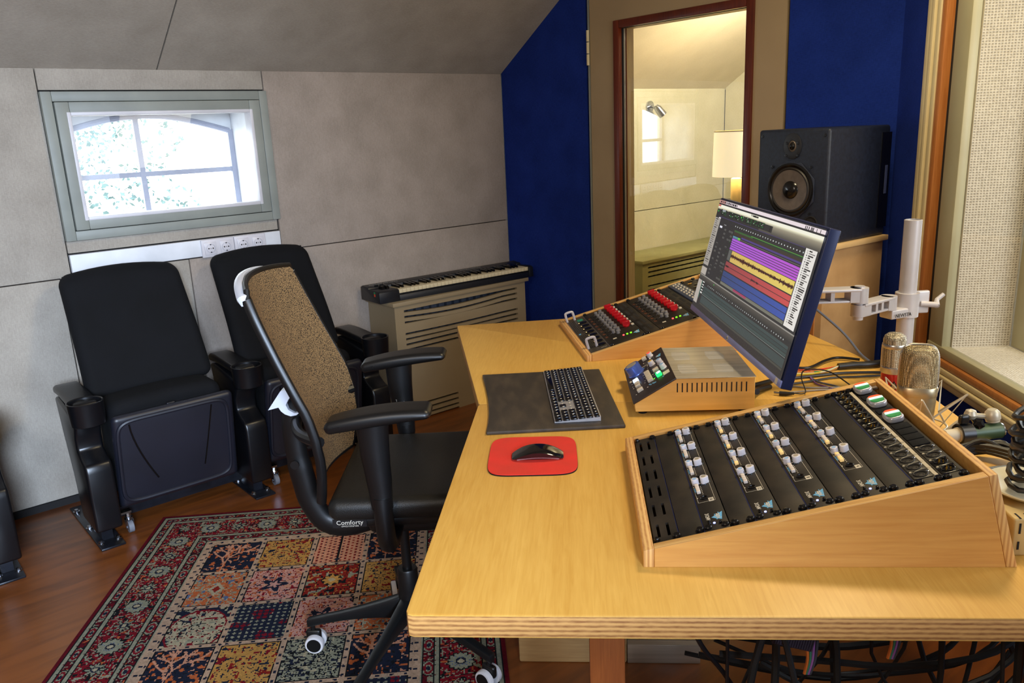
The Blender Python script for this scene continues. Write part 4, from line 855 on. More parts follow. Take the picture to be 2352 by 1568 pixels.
# connector strip
cs = slab(rk, T, 'connector_panel', U(10)+0.0008, U(11)-0.0004, V0, V1, M_PANEL)
MB(T).box(U(10)-0.0010, U(10)+0.0006, V0, V1, -0.009, PW+0.0004).obj('panel_seam', bpy.data.materials['blue_edge'], rk, smooth=0)
def xlr(P, T, u, v, male, key_):
    Mx = T @ TR((u, v, PW+0.0002))
    if key_ not in SC:
        a = MB().rbox(0, 0, 0.0006, 0.030, 0.0255, 0.0016, 0.0006, 1).lathe([(0.0112, 0.0008), (0.0112, 0.0028), (0.0102, 0.0034), (0.0092, 0.0030), (0.0088, 0.0012), (0, 0.0012)], 26).obj('xlr_socket', M_BLACKKNOB if male else M_SOCKB, P)
        if male:
            g_ = MB()
            for t in (90, 210, 330): g_.cyl((0.0042*math.cos(R(t)), 0.0042*math.sin(R(t)), 0.001), (0.0042*math.cos(R(t)), 0.0042*math.sin(R(t)), 0.0038), 0.0012, seg=8)
            x_ = g_.obj('gold_pins', M_GOLD, P)
        else:
            g_ = MB()
            for t in (90, 210, 330): g_.cyl((0.0042*math.cos(R(t)), 0.0042*math.sin(R(t)), 0.001), (0.0042*math.cos(R(t)), 0.0042*math.sin(R(t)), 0.0018), 0.0013, seg=8)
            x_ = g_.lathe([(0.0085, 0.0012), (0.0085, 0.0026), (0.0078, 0.0026), (0.0078, 0.0012)], 24, None, False).obj('contact_holes', M_DARK, P)
        y_ = MB().tube(cr([(0.0095, -0.004, 0.0015), (0.0125, -0.002, 0.0042), (0.0125, 0.002, 0.0042), (0.0095, 0.004, 0.0015)], 3), 0.0009, 6).obj('latch', M_CHROME, P) if not male else MB().cyl((0.0115, 0.0095, 0.0012), (0.0115, 0.0095, 0.0022), 0.0018, seg=8).obj('fixing_screw', M_BLACKKNOB, P)
        z_ = MB().cyl((-0.0120, 0.0098, 0.0012), (-0.0120, 0.0098, 0.0026), 0.0021, seg=10).box(-0.013, -0.006, 0.0095, 0.0101, 0.0012, 0.002).obj('fixing_screw', M_STEEL, P)
        SC[key_] = [place(q, Mx) for q in (a, x_, y_, z_)]
    else:
        for q in SC[key_]: again(q, P, Mx)
M_SOCKB = mat('socket_black', C(34, 31, 29), 0.4)
for k in range(16): xlr(cs, T, U(10)+0.0180, 0.4655-0.02735*k, k < 8, 'xm' if k < 8 else 'xf')
MB(T).box(U(10)+0.0350, U(10)+0.0412, V0+0.012, V1-0.004, PW, PW+0.0008).obj('label_strip', mat('cream_tape', C(206, 196, 172), 0.5), cs, smooth=0)
for k in range(8): MB(T).cyl((U(10)+0.0382, 0.0455+0.0274*k, PW+0.0008), (U(10)+0.0382, 0.0455+0.0274*k, PW+0.0014), 0.0032, seg=12).obj('label_dot', M_STEEL, cs)
for v in (V0+0.009, V1-0.008): screw(cs, T, U(10)+0.006, v); screw(cs, T, U(11)-0.006, v)
sp_ = slab(rk, T, 'switch_panel', U(11)+0.0004, U(12)-0.004, V0, V1, M_PANEL)
for v in (V0+0.009, V1-0.008): screw(sp_, T, U(11)+0.006, v); screw(sp_, T, U(12)-0.010, v)
bz_ = None
M_LRED = glow('lens_red', C(226, 86, 50), 0.35); M_LGRN = glow('lens_green', C(34, 130, 66), 0.25); M_LWHT = glow('lens_white', C(200, 255, 226), 0.75)
for k, v in enumerate((0.452, 0.370, 0.285)):
    Mx = T @ TR((U(11)+0.0185, v, PW))
    if bz_ is None:
        def ov(rx, ry, e=0.62): return [(rx*abs(math.cos(t))**e*(1 if math.cos(t) > 0 else -1), ry*abs(math.sin(t))**e*(1 if math.sin(t) > 0 else -1)) for t in np.linspace(0, 2*PI, 41)[:-1]]
        bz_ = place(bevel(MB().prism(ov(0.0165, 0.0215), 0, 0.0125).obj('talkback_button', M_SILVERPL, sp_, smooth=60), 0.0045, 4, 60), Mx)
        def lens(va, vb, m, nm):
            P_ = [p for p in ov(0.0128, 0.0178)]; out = []
            for p in P_: out.append((p[0], min(max(p[1], va), vb)))
            b = MB(); b.prism([(p[1], p[0]) for p in out] if 0 else out, 0.0115, 0.0138 if m is not M_LWHT else 0.0152); return place(b.obj(nm, m, bz_, smooth=0), Matrix.Identity(4))
        # three lens zones across the width seen from the user's seat
        lens_objs = [lens(0.0050, 0.0178, M_LRED, 'red_lens'), lens(-0.0030, 0.0050, M_LWHT, 'lit_lens'), lens(-0.0178, -0.0030, M_LGRN, 'green_lens')]
    else:
        n_ = again(bz_, sp_, Mx)
        for q in lens_objs: again(q, n_, Matrix.Identity(4))
tile = None
for v in (0.412, 0.330, 0.247, 0.2205, 0.194, 0.1675):
    Mx = T @ TR((U(11)+0.0185, v, PW))
    if tile is None: tile = place(MB().rbox(0, 0, 0.001, 0.030, 0.024, 0.0028, 0.001, 1).obj('blank_tile', M_BLACKSOFT, sp_), Mx)
    else: again(tile, sp_, Mx)
for k, v in enumerate((0.138, 0.110, 0.082, 0.0545)): xlr(sp_, T, U(11)+0.0185, v, k > 1, 'xm' if k > 1 else 'xf')

# left console
lr = thing('rack_console', 'sloped birch rack console with two rows of red knobs, behind the monitor', 'rack console', (1.717, 1.690, 0.74), -34.2)
T = rack_case(lr, 0.500, (0.0175, 0.160, 0.535, 0.585)); V0, V1 = 0.020, 0.479
MB(T).box(0.018, 0.53, 0.0176, 0.482, -0.016, -0.0122).obj('inner_floor', M_DARK, lr, smooth=0)
for v in (0.0178, 0.471): MB(T).box(0.02, 0.533, v, v+0.0112, -0.0118, -0.0082).obj('rack_rail', M_ALU, lr, smooth=0)
pp = slab(lr, T, 'power_panel', 0.0185, 0.083, V0, V1, mat('grey_panel', C(72, 66, 58), 0.45, 0.3))
sl_ = MB(T)
for j in range(4):
    for (a, b) in ((0.07, 0.24), (0.27, 0.44)): sl_.box(0.0235+j*0.006, 0.0262+j*0.006, a, b, PW-0.0005, PW+0.0003)
sl_.obj('vent_slots', M_DARK, pp, smooth=0); MB(T).cyl((0.030, 0.255, PW), (0.030, 0.255, PW+0.002), 0.004, seg=12).obj('badge', M_PRINTB, pp)
rk_ = None
for k in range(9):
    Mx = T @ TR((0.064, 0.425-0.0435*k, PW))
    if k == 0: place(MB().rbox(0, 0, 0.001, 0.020, 0.020, 0.004, 0.001, 1).obj('power_switch', glow('switch_green', C(20, 110, 84), 0.2), pp, label='green power switch'), Mx)
    elif rk_ is None:
        rk_ = place(MB().lathe([(1.0, 0.0), (1.0, 0.002), (0.9, 0.0026), (0, 0.002)], 20, Matrix.Diagonal((0.0165, 0.0125, 1, 1))).obj('rocker_switch', M_BLACKKNOB, pp), Mx); pk = place(MB().box(-0.013, -0.010, -0.002, 0.002, 0.0026, 0.0034).obj('switch_lamp', glow('lamp_amber', C(255, 214, 140), 1.2), pp, smooth=0), Mx)
    else: again(rk_, pp, Mx); again(pk, pp, Mx)
pm = MB(T)
for k in range(7): pm.box(0.058+k*0.0028, 0.0598+k*0.0028, 0.046, 0.0485, PW, PW+0.0002)
pm.obj('panel_print', M_PRINTW, pp, smooth=0)
for v in (0.452, 0.075): MB(T).tube(cr([(0.022, v, -0.003), (0.022, v, 0.022), (0.026, v, 0.030), (0.046, v, 0.030), (0.050, v, 0.022), (0.050, v, -0.003)], 5), 0.0045, 10).obj('handle', mat('pale_handle', C(196, 192, 200), 0.35), pp)
MB(T).box(0.0832, 0.0845, V0, V1, -0.008, PW).obj('panel_seam', M_ALU, lr, smooth=0)
def eightpre(P, T, ub, v0s):
    pl_ = slab(P, T, 'preamp_panel', ub, ub+0.120, V0, V1, M_PANEL); w = PW
    ln = MB(T)
    for k in range(8):
        v = 0.405-0.0385*k
        for j in range(3): ln.box(ub+0.008+j*0.003, ub+0.009+j*0.003, v-0.012, v+0.006, w, w+0.0001)
    ln.obj('orange_print', mat('orange_print', C(150, 84, 50), 0.6) if 'orange_print' not in bpy.data.materials else bpy.data.materials['orange_print'], pl_, smooth=0)
    for k in range(8):
        v = 0.415-0.0385*k
        for nm, du, dv in (('ring', 0.022, 0), ('gs', 0.041, 0.008), ('gl', 0.058, 0.012), ('gs', 0.052, -0.012), ('red', 0.092, 0.030), ('wb', 0.1125, 0.030), ('wd', 0.033, 0.008)):
            Mx = T @ TR((ub+du, v+dv, w))
            if nm not in SC:
                if nm == 'ring': o_ = MB().lathe([(0.0098, 0), (0.0098, 0.0015), (0.0085, 0.0022), (0.0074, 0.0015), (0.005, 0.0012), (0.005, 0.004), (0, 0.004)], 22).obj('jack_socket', M_SOCKB, pl_)
                elif nm == 'gs': o_ = MB().lathe([(0.0062, 0), (0.0056, 0.011), (0.0048, 0.0118), (0, 0.012)], 16).obj('knob', M_GREYK2, pl_)
                elif nm == 'gl': o_ = MB().lathe([(0.0082, 0), (0.0080, 0.003), (0.0068, 0.004), (0.0062, 0.014), (0, 0.0148)], 16).obj('knob', M_GREYK2, pl_)
                elif nm == 'red': o_ = bevel(MB().lathe([(0.0095, 0), (0.0092, 0.005), (0.008, 0.006)], 20).prism([(-0.0125, -0.0050), (0.0125, -0.0050), (0.0125, 0.0050), (-0.0125, 0.0050)], 0.004, 0.019).obj('red_knob', M_REDKNOB, pl_, label='bright red pointer knob'), 0.001, 1, 50)
                elif nm == 'wb': o_ = MB().rbox(0, 0, 0.002, 0.009, 0.011, 0.005, 0.001, 1).obj('push_button', M_PRINTW, pl_)
                else: o_ = MB().box(-0.0012, 0.0012, -0.0012, 0.0012, 0, 0.0006).obj('printed_dot', M_PRINTW, pl_, smooth=0)
                SC[nm] = place(o_, Mx)
            else: again(SC[nm], pl_, Mx, label=SC[nm].get('label'))
    for j, c in enumerate(('lr', 'lg', 'lg')): MB(T).cyl((ub+0.060+j*0.0125, 0.094, w), (ub+0.060+j*0.0125, 0.094, w+0.003), 0.0033, seg=12).obj('meter_led', {'lr': M_LR, 'lg': M_LG}[c], pl_)
    em = logo_triangle(pl_, T, ub+0.103, 0.092, 0.021); text('emblem_letters', 'api', 0.012, M_PRINTW, pl_, T @ TR((ub+0.105, 0.090, w+0.0006)) @ UP, 0.0001, 1.25, 0.0002)
    MB(T).box(ub+0.024, ub+0.036, 0.088, 0.098, w, w+0.0003).obj('number_label', M_PRINTW, pl_, smooth=0)
    for v in (V0+0.010, V1-0.008):
        for du in (0.007, 0.112): screw(pl_, T, ub+du, v)
M_GREYK2 = mat('grey_round_knob', C(128, 126, 130), 0.4); M_LR = glow('led_red', C(255, 90, 90), 1.3); M_LG = glow('led_green', C(120, 235, 30), 1.3)
eightpre(lr, T, 0.085, 0)
def slotted(P, T, u0, u1, n=5):
    pl_ = slab(P, T, 'vent_panel', u0, u1, V0, V1, M_PANEL); b = MB(T)
    for k in range(n):
        v = V0+0.06+k*(V1-V0-0.09)/(n-0.5)
        for du, dv in ((0.28, 0), (0.66, 0.02)): b.rbox(u0+(u1-u0)*du, v+dv, PW, (u1-u0)*0.22, 0.058, 0.0006, 0.0002, 1)
    b.obj('vent_slots', M_DARK, pl_, smooth=0)
    for v in (V0+0.010, V1-0.008): screw(pl_, T, u0+0.006, v)
slotted(lr, T, 0.2065, 0.251); eightpre(lr, T, 0.253, 0); slotted(lr, T, 0.3745, 0.417)
bp_ = slab(lr, T, 'blue_panel', 0.4185, 0.4625, V0, V1, mat('slate_blue_panel', C(66, 80, 110), 0.45, 0.2), w1=PW+0.004)
k0 = None
for k in range(14):
    for du in (0.012, 0.022, 0.033):
        Mx = T @ TR((0.4185+du, V0+0.03+0.0305*k+(0.008 if du == 0.022 else 0), PW+0.004))
        if k0 is None: k0 = place(MB().rbox(0, 0, 0.002, 0.006, 0.009, 0.005, 0.001, 1).obj('toggle', M_PRINTW, bp_), Mx)
        else: again(k0, bp_, Mx)
up_ = slab(lr, T, 'patch_panel', 0.464, 0.515, V0, V1, M_PANEL)
for k in range(14): MB(T).lathe([(0.008, 0), (0.008, 0.002), (0.006, 0.0025), (0, 0.001)], 14, TR((0.484+0.014*(k % 2), V0+0.03+0.031*k, PW))).obj('patch_socket', M_GOLD if k % 3 == 0 else M_BLACKKNOB, up_)
for v in (V0+0.01, V1-0.01): screw(up_, T, 0.470, v); screw(up_, T, 0.512, v)
# ------------------------------------------------------------------ monitor controller
mc = thing('monitor_controller', 'steel desktop controller box with black sloped button panel', 'controller', (1.450, 1.261, 0.74), -43.8)
CW = 0.283; prof = [(0.0, 0.010), (0.292, 0.010), (0.292, 0.094), (0.099, 0.094), (-0.003, 0.032)]
M_CASE = mat('case_desk_reflection', C(236, 204, 130), 0.36, 0.7, col2=C(222, 188, 112), scale=(5, 60, 60), rvar=0.06)  # steel sides; the yellow desk's reflection is put into the base colour
body = bevel(MB().prism(prof, 0, CW, lambda a, b, h: (a, h, b)).obj('case', M_CASE, mc, smooth=0), 0.0012, 1)
MB().rbox(0.1965, CW/2, 0.0948, 0.195, CW+0.001, 0.0016, 0.0006, 1).obj('lid', M_STEEL, mc)
sl = MB()
for k in range(15): x = 0.103+0.0120*k; sl.box(x-0.0015, x+0.0015, -0.0004, 0.001, 0.059-0.0001*k, 0.0825)
sl.obj('side_vents', M_DARK, mc, smooth=0)
lv = MB()
for g0, g1 in ((0.115, 0.07), (0.115, 0.19), (0.205, 0.07), (0.205, 0.19)):
    for k in range(14): y = g1+0.045-k*0.0058; lv.box(g0+0.004*abs(k-7)/7, g0+0.048-0.006*abs(k-7)/7, y, y+0.0016, 0.0955, 0.0961)
lv.obj('lid_louvres', M_STEEL, mc, smooth=0)
for (a, b) in ((0.02, 0.025), (0.27, 0.025), (0.02, CW-0.025), (0.27, CW-0.025)): MB().cyl((a, b, 0), (a, b, 0.0105), 0.011, 0.010, 16).obj('rubber_foot', M_BLACKSOFT, mc)
ang = math.atan2(0.062, 0.102); T = TR((-0.003, 0, 0.032)) @ Matrix.Rotation(-ang, 4, 'Y') @ TR((0, 0, 0.0))
M_FACE = mat('face_plate', C(40, 32, 32), 0.4, 0.2, col2=C(56, 45, 42), scale=(20, 20, 20))
fp = MB(T).rbox(0.0595, CW/2, 0.0015, 0.1225, CW+0.010, 0.004, 0.001, 1).obj('face_plate', M_FACE, mc); w = 0.0036
def btn(u, v, su, sv, m, nm='push_button', h=0.008): return MB(T).rbox(u, v, w+h/2, su, sv, h, 0.0016, 2).obj(nm, m, mc)
def kn(u, v, r, h, m, nm, cap=None):
    o = MB(T).lathe([(r*1.12, 0), (r*1.1, 0.002), (r, 0.003), (r*0.97, h-0.001), (r*0.9, h), (0, h)], 28, TR((u, v, w))).obj(nm, m, mc)
    if cap: MB(T).cyl((u, v, w+h), (u, v, w+h+0.0005), r*0.7, seg=20).obj('knob_cap', cap, o)
    MB(T).box(u-r*1.02, u-r*0.8, v-0.001, v+0.001, w+h*0.3, w+h+0.0004).obj('pointer', M_BLACKKNOB, o, smooth=0); return o
M_BLUEK = mat('blue_knob', C(104, 130, 226), 0.25, 0.5)
kn(0.030, 0.196, 0.0215, 0.027, M_BLUEK, 'volume_knob', M_STEEL)['label'] = 'large blue volume knob'
for u0 in (0.014, 0.042, 0.070): 
    for j in range(3): btn(u0-0.0055+0.0, 0.262+0.0065*(1-j)+0.0, 0.013, 0.0058, M_BTNCREAM)
for j in range(5): btn(0.058+0.0006*j, 0.140-0.0165*j, 0.015, 0.0145, M_BTNCREAM)
o_ = btn(0.0235, 0.126, 0.015, 0.016, glow('lit_blue_white', C(196, 226, 255), 1.6), h=0.009); o_['label'] = 'push button lit blue white'
for v in (0.103, 0.084): btn(0.0245, v, 0.014, 0.013, M_BTNCREAM)
btn(0.027, 0.048, 0.016, 0.014, M_BTNCREAM)
kn(0.083, 0.262, 0.0078, 0.012, M_GREYKNOB, 'knob', glow('cap_red', C(240, 70, 60), 0.4)); MB(T).lathe([(0.0085, 0), (0.0085, 0.003), (0.006, 0.0035), (0.0045, 0.001), (0, 0.001)], 20, TR((0.0835, 0.238, w))).obj('headphone_jack', M_CHROME, mc)
kn(0.079, 0.186, 0.0080, 0.013, M_GREYKNOB, 'knob', mat('cap_gold', C(226, 190, 90), 0.4)); kn(0.101, 0.162, 0.0080, 0.013, M_GREYKNOB, 'knob', M_BLUECAP)
btn(0.083, 0.124, 0.016, 0.016, M_BTNCREAM); kn(0.104, 0.112, 0.0080, 0.013, M_GREYKNOB, 'knob', M_BLUECAP)
o_ = btn(0.0865, 0.078, 0.015, 0.019, glow('lit_green', C(30, 255, 110), 1.5), h=0.009); o_['label'] = 'push button lit bright green'; MB(T).rbox(0.0875, 0.078, w+0.0094, 0.010, 0.013, 0.001, 0.0004, 1).obj('lit_lens', glow('lit_green_core', C(215, 255, 226), 1.5), o_)
MB(T).box(0.096, 0.114, 0.060, 0.083, w, w+0.0008).obj('paper_label', M_PRINTW, mc, smooth=0)
pm = MB(T)
for k in range(17): pm.cyl((0.050+0.0030*k, 0.214-0.0005*k, w), (0.050+0.0030*k, 0.214-0.0005*k, w+0.0006), 0.0011, seg=8)
for u, v in ((0.008, 0.245), (0.016, 0.242), (0.030, 0.240), (0.058, 0.238), (0.0095, 0.128), (0.0098, 0.107), (0.0105, 0.092), (0.013, 0.04), (0.046, 0.10), (0.044, 0.086), (0.047, 0.045), (0.066, 0.20), (0.064, 0.182), (0.071, 0.112), (0.078, 0.10), (0.046, 0.144), (0.047, 0.127), (0.05, 0.11)): pm.cyl((u, v, w), (u, v, w+0.0007), 0.0017, seg=8)
pm.box(0.005, 0.011, 0.147, 0.160, w, w+0.0004).obj('white_print', M_PRINTW, mc, smooth=0)
pb_ = MB(T)
for u, v in ((0.050, 0.204), (0.054, 0.199), (0.050, 0.193), (0.040, 0.176), (0.026, 0.166), (0.092, 0.198), (0.098, 0.197), (0.086, 0.105), (0.094, 0.056), (0.054, 0.056), (0.057, 0.050), (0.066, 0.048), (0.070, 0.048), (0.063, 0.052)): pb_.box(u-0.002, u+0.002, v-0.0022, v+0.0022, w, w+0.0004)
for k in range(5): pb_.box(0.070, 0.0805, 0.147-0.0165*k, 0.1478-0.0165*k, w, w+0.0004)
pb_.obj('blue_print', M_PRINTB, mc, smooth=0)
em = logo_triangle(fp, T, 0.104, 0.232, 0.016, w+0.0002); text('emblem_letters', 'api', 0.010, M_PRINTW, fp, T @ TR((0.101, 0.231, w+0.0006)) @ UP, 0.0001, 0.85)
MB(T).cyl((0.0705, 0.075, w), (0.0705, 0.075, w+0.0012), 0.0017, seg=8).obj('status_led', M_LG, mc)

# ------------------------------------------------------------------ monitor with recording software on screen
mo = thing('computer_monitor', 'wide flat computer monitor showing coloured recording tracks, tilted back', 'monitor', (1.787, 1.179, 1.0496)); mo.rotation_euler = (R(-14.5), 0, R(-129.3))
MW, MH = 0.800, 0.347; M_BEZEL = mat('blue_black_bezel', C(34, 43, 84), 0.35, 0.2, col2=C(29, 37, 76), scale=(4, 4, 4))
hs = MB(); hs.rbox(0, 0.0145, 0, MW+0.008, 0.026, MH+0.006, 0.003, 2); hs.rbox(0, 0.034, -0.01, MW*0.55, 0.026, MH*0.62, 0.010, 2); hs.obj('housing', M_BEZEL, mo)
MB().rbox(0, 0.0, -MH/2+0.007, MW+0.006, 0.004, 0.016, 0.001, 1).obj('chin_bezel', mat('chin_metal', C(134, 140, 192), 0.4, 0.1), mo)
bdg = MB().cyl((0, -0.0019, -MH/2+0.0072), (0, -0.0026, -MH/2+0.0072), 0.0062, seg=24).obj('round_badge', M_PRINTW, mo); text('badge_letters', 'hp', 0.009, M_DARK, bdg, TR((0, -0.0028, -MH/2+0.0072)) @ RX(90), 0.0001); MB().box(0.372, 0.386, -0.0026, -0.0019, -MH/2+0.001, -MH/2+0.014).obj('energy_sticker', M_PRINTW, mo, smooth=0)
SWD, SHT = 520, 230
img = np.zeros((SHT, SWD, 3)); img[:] = C(46, 46, 47)[:3]
def rect(u0, u1, v0, v1, c):
    img[max(0, int(round(v0*SHT))):max(int(round(v0*SHT))+1, int(round(v1*SHT))), max(0, int(round(u0*SWD))):max(int(round(u0*SWD))+1, int(round(u1*SWD)))] = C(*c)[:3]
def vgrad(u0, u1, v0, v1, c0, c1):
    n = max(1, int((v1-v0)*SHT))
    for k in range(n): t = k/n; rect(u0, u1, v0+(v1-v0)*t, v0+(v1-v0)*(k+1)/n, tuple(a+(b-a)*t for a, b in zip(c0, c1)))
rect(0, 1, 0.008, 0.036, (236, 222, 226)); rect(0, 0.08, 0.008, 0.036, (226, 168, 160)); rect(0, 1, 0.036, 0.046, (40, 40, 42)); rect(0, 1, 0.046, 0.068, (246, 244, 226)); rect(0, 0.03, 0.046, 0.066, (210, 120, 100))
vgrad(0, 1, 0.068, 0.095, (240, 236, 205), (120, 112, 96)); vgrad(0.5, 1, 0.09, 0.150, (150, 142, 122), (70, 68, 64))  # header fade, with a beige reflection painted into the screen colours
x = 0.004
for wl in (0.004, 0.014, 0.010, 0.010, 0.012, 0.008, 0.010, 0.014, 0.013, 0.010, 0.016, 0.018, 0.009): rect(x, x+wl, 0.015, 0.031, (30, 26, 28)); x += wl+0.006
for a in (0.86, 0.872, 0.885, 0.900, 0.908, 0.916, 0.94, 0.965): rect(a, a+0.005, 0.012, 0.033, (30, 30, 34))
rect(0.415, 0.470, 0.050, 0.064, (60, 58, 54)); rect(0, 0.62, 0.088, 0.135, (46, 46, 46))
for a, b in ((0.05, 0.12), (0.15, 0.28), (0.29, 0.34), (0.345, 0.47), (0.475, 0.545)):
    rect(a, b, 0.082, 0.130, (30, 34, 31))
    for _ in range(int((b-a)*260)): u_ = rng.uniform(a+0.005, b-0.006); v_ = rng.uniform(0.085, 0.124); rect(u_, u_+0.006, v_, v_+0.004, (52, 120, 60) if rng.random() < 0.8 else (220, 226, 220))
rect(0.298, 0.306, 0.092, 0.104, (60, 226, 70)); rect(0.012, 0.022, 0.100, 0.112, (60, 190, 70)); rect(0.066, 0.105, 0.084, 0.098, (150, 155, 160)); rect(0.595, 0.606, 0.088, 0.135, (30, 30, 30))
rect(0.05, 0.90, 0.146, 0.1505, (72, 62, 108)); rect(0.0, 0.07, 0.165, 0.60, (166, 160, 152)); rect(0, 0.07, 0.60, 0.62, (50, 50, 50)); rect(0, 0.07, 0.622, 0.685, (180, 172, 162))
for k in range(22): v = 0.175+0.0185*k; rect(0.012, 0.012+rng.uniform(0.02, 0.045), v, v+0.006, (64, 62, 60))
rect(0.045, 0.07, 0.157, 0.167, (236, 232, 230)); rect(0.085, 0.115, 0.222, 0.24, (236, 236, 246))
for k in range(13):
    v = 0.235+0.034*k
    for a in (0.092, 0.150, 0.205, 0.232): 
        if rng.random() < 0.7: rect(a, a+0.022, v, v+0.013, (104, 104, 100)); rect(a+0.003, a+0.019, v+0.004, v+0.010, (48, 48, 48))
    if rng.random() < .5: rect(0.242, 0.247, v+0.018, v+0.022, (50, 130, 50))
for k in range(27): a = 0.262+0.0243*k; rect(a, a+0.006, 0.178, 0.188, (226, 232, 230))
for a in (0.13, 0.14, 0.15): rect(a, a+0.007, 0.20, 0.207, (150, 150, 150))
rect(0.268, 0.906, 0.208, 0.226, (42, 60, 44)); rect(0.268, 0.47, 0.212, 0.224, (58, 96, 52)); rect(0.45, 0.906, 0.209, 0.2145, (84, 160, 62)); rect(0.268, 0.906, 0.226, 0.252, (60, 52, 44))
rect(0.268, 0.325, 0.262, 0.280, (86, 150, 180)); rect(0.325, 0.352, 0.262, 0.280, (110, 220, 70)); rect(0.36, 0.905, 0.248, 0.262, (78, 62, 128)); rect(0.268, 0.906, 0.270, 0.276, (112, 104, 98))
for k in range(5):
    v0_ = 0.284+0.0185*k
    for i in range(20): t = i/19; rect(0.268+0.638*i/20, 0.268+0.638*(i+1)/20, v0_, v0_+0.0145, (172+14*t, 92-4*t, 214-6*t))
for i in range(20): t = i/19; rect(0.304+0.598*i/20, 0.304+0.598*(i+1)/20, 0.378, 0.470, (212+16*t, 180+24*t, 98+4*t))
rect(0.268, 0.30, 0.378, 0.465, (94, 96, 92)); n = int(0.598*SWD); amp = 0.004+0.012*np.abs(np.convolve(rng.normal(0, 1, n), np.ones(5)/5, 'same'))+0.004*rng.random(n)
for i in range(n): a = 0.304+i/SWD; rect(a, a+1/SWD, 0.420-amp[i], 0.420+amp[i]*1.1, (78, 34, 26)); rect(a, a+1/SWD, 0.418, 0.422, (38, 26, 22))
for v0_ in (0.478, 0.516):
    for i in range(20): t = i/19; rect(0.270+0.634*i/20, 0.270+0.634*(i+1)/20, v0_, v0_+0.035, (150+52*t, 70+10*t, 72+8*t))
rect(0.275, 0.31, 0.510, 0.522, (40, 30, 32)); 
for i in range(30): a = 0.56+i*0.0024; h = rng.uniform(0.003, 0.010); rect(a, a+0.0024, 0.515-h, 0.515+h, (50, 34, 36))
for v0_ in (0.560, 0.606):
    for i in range(20): t = i/19; rect(0.268+0.634*i/20, 0.268+0.634*(i+1)/20, v0_, v0_+0.040, (56+6*t, 72+14*t, 118+50*t))
rect(0.268, 0.902, 0.650, 0.672, (116, 116, 104)); rect(0.42, 0.56, 0.650, 0.670, (160, 66, 98))
rect(0.908, 0.986, 0.150, 0.672, (232, 228, 222))
for k in range(34): v = 0.158+0.0145*k; rect(0.921, 0.926, v+0.002, v+0.007, (40, 36, 34)); rect(0.934, 0.934+rng.uniform(0.018, 0.044), v, v+0.0075, (44, 40, 40))
rect(0, 1, 0.690, 0.698, (150, 146, 138)); vgrad(0, 1, 0.698, 0.745, (84, 80, 74), (50, 50, 48)); rect(0.2, 0.206, 0.712, 0.722, (60, 226, 70)); rect(0, 0.05, 0.742, 0.958, (182, 174, 164)); rect(0.053, 0.058, 0.742, 0.90, (40, 130, 110))
for k in range(9): rect(0.062, 0.085, 0.745+k*0.012, 0.754+k*0.012, (230, 228, 222) if k % 2 == 0 else (40, 40, 40))
for k in range(42): a = 0.136+0.0195*k; rect(a, a+0.005, 0.752, 0.761, (196, 202, 200) if rng.random() < .8 else (90, 90, 90))
for v0_, v1_, c in ((0.778, 0.800, (62, 76, 76)), (0.805, 0.828, (56, 70, 70)), (0.832, 0.846, (64, 80, 78)), (0.854, 0.858, (116, 128, 124)), (0.866, 0.925, (62, 74, 74)), (0.930, 0.945, (70, 72, 66))): rect(0.09, 0.985, v0_, v1_, c)
SCRX, SCRZ = MW*0.995, MH*0.958
picture_grid('screen', img, SCRX, SCRZ, painted('screen_image', 0.25, 0.95), mo, lambda u, v: np.stack([u-SCRX/2, np.full_like(u, -0.0012), MH/2-0.001-v], 1))
text('window_title', 'Firework', 0.0105, M_DARK, mo, TR((-0.065, -0.0016, MH/2-0.0195)) @ RX(90), 0.0001)

# ------------------------------------------------------------------ monitor arm on its pole
M_ARM = mat('arm_white', C(206, 202, 204), 0.35, 0.2)
arm = thing('monitor_stand', 'pale metal pole with clamped two piece monitor arm', 'monitor stand', (2.225, 0.954, 0.74), 0)
pl_ = MB().lathe([(0.045, 0), (0.045, 0.012), (0.0225, 0.014), (0.0225, 0.424), (0.0200, 0.425), (0.0198, 0.420), (0, 0.420)], 32).obj('pole', M_ARM, arm)
MB().cyl((0, 0, 0.4185), (0, 0, 0.4205), 0.0198, seg=24).obj('pole_plug', M_DARK, arm)
cu = Vector((-0.766, 0.643, 0)); cr_ = Vector((0.766, -0.643, 0))     # towards image left / right in plan
col = MB().lathe([(0.0228, 0.160), (0.031, 0.160), (0.031, 0.226), (0.0228, 0.226)], 32)
e1 = Vector((-0.07, -0.02, 0))
def blk(b, p, d, L, wd, z0, z1, r=0.004):
    d = d.normalized(); M_ = Matrix.Translation((p[0], p[1], 0)) @ Matrix.Rotation(math.atan2(d.y, d.x), 4, 'Z'); return b.box(0, L, -wd/2, wd/2, z0, z1, r, 2, M=M_)
dA = Vector((-0.200, 0.022, 0)); blk(col, (0.01, 0), Vector((0.77, -0.64, 0)), 0.055, 0.014, 0.165, 0.228); blk(col, (0.008, -0.005), Vector((-0.85, 0.3, 0)), 0.085, 0.045, 0.162, 0.188)
cl_ = col.obj('clamp_collar', M_ARM, arm)
MB().tube([(0.030, -0.025, 0.192), (0.052, -0.062, 0.190)], 0.008, 12).tube([(0.050, -0.058, 0.188), (0.072, -0.050, 0.200), (0.088, -0.060, 0.214)], [0.009, 0.006, 0.0055], 10).obj('lever', M_ARM, arm)
text('collar_print', 'NEWSTAR', 0.014, M_DARK, cl_, TR((-0.0430, -0.0155, 0.172)) @ RZ(-19.4) @ RX(90) , 0.0003)
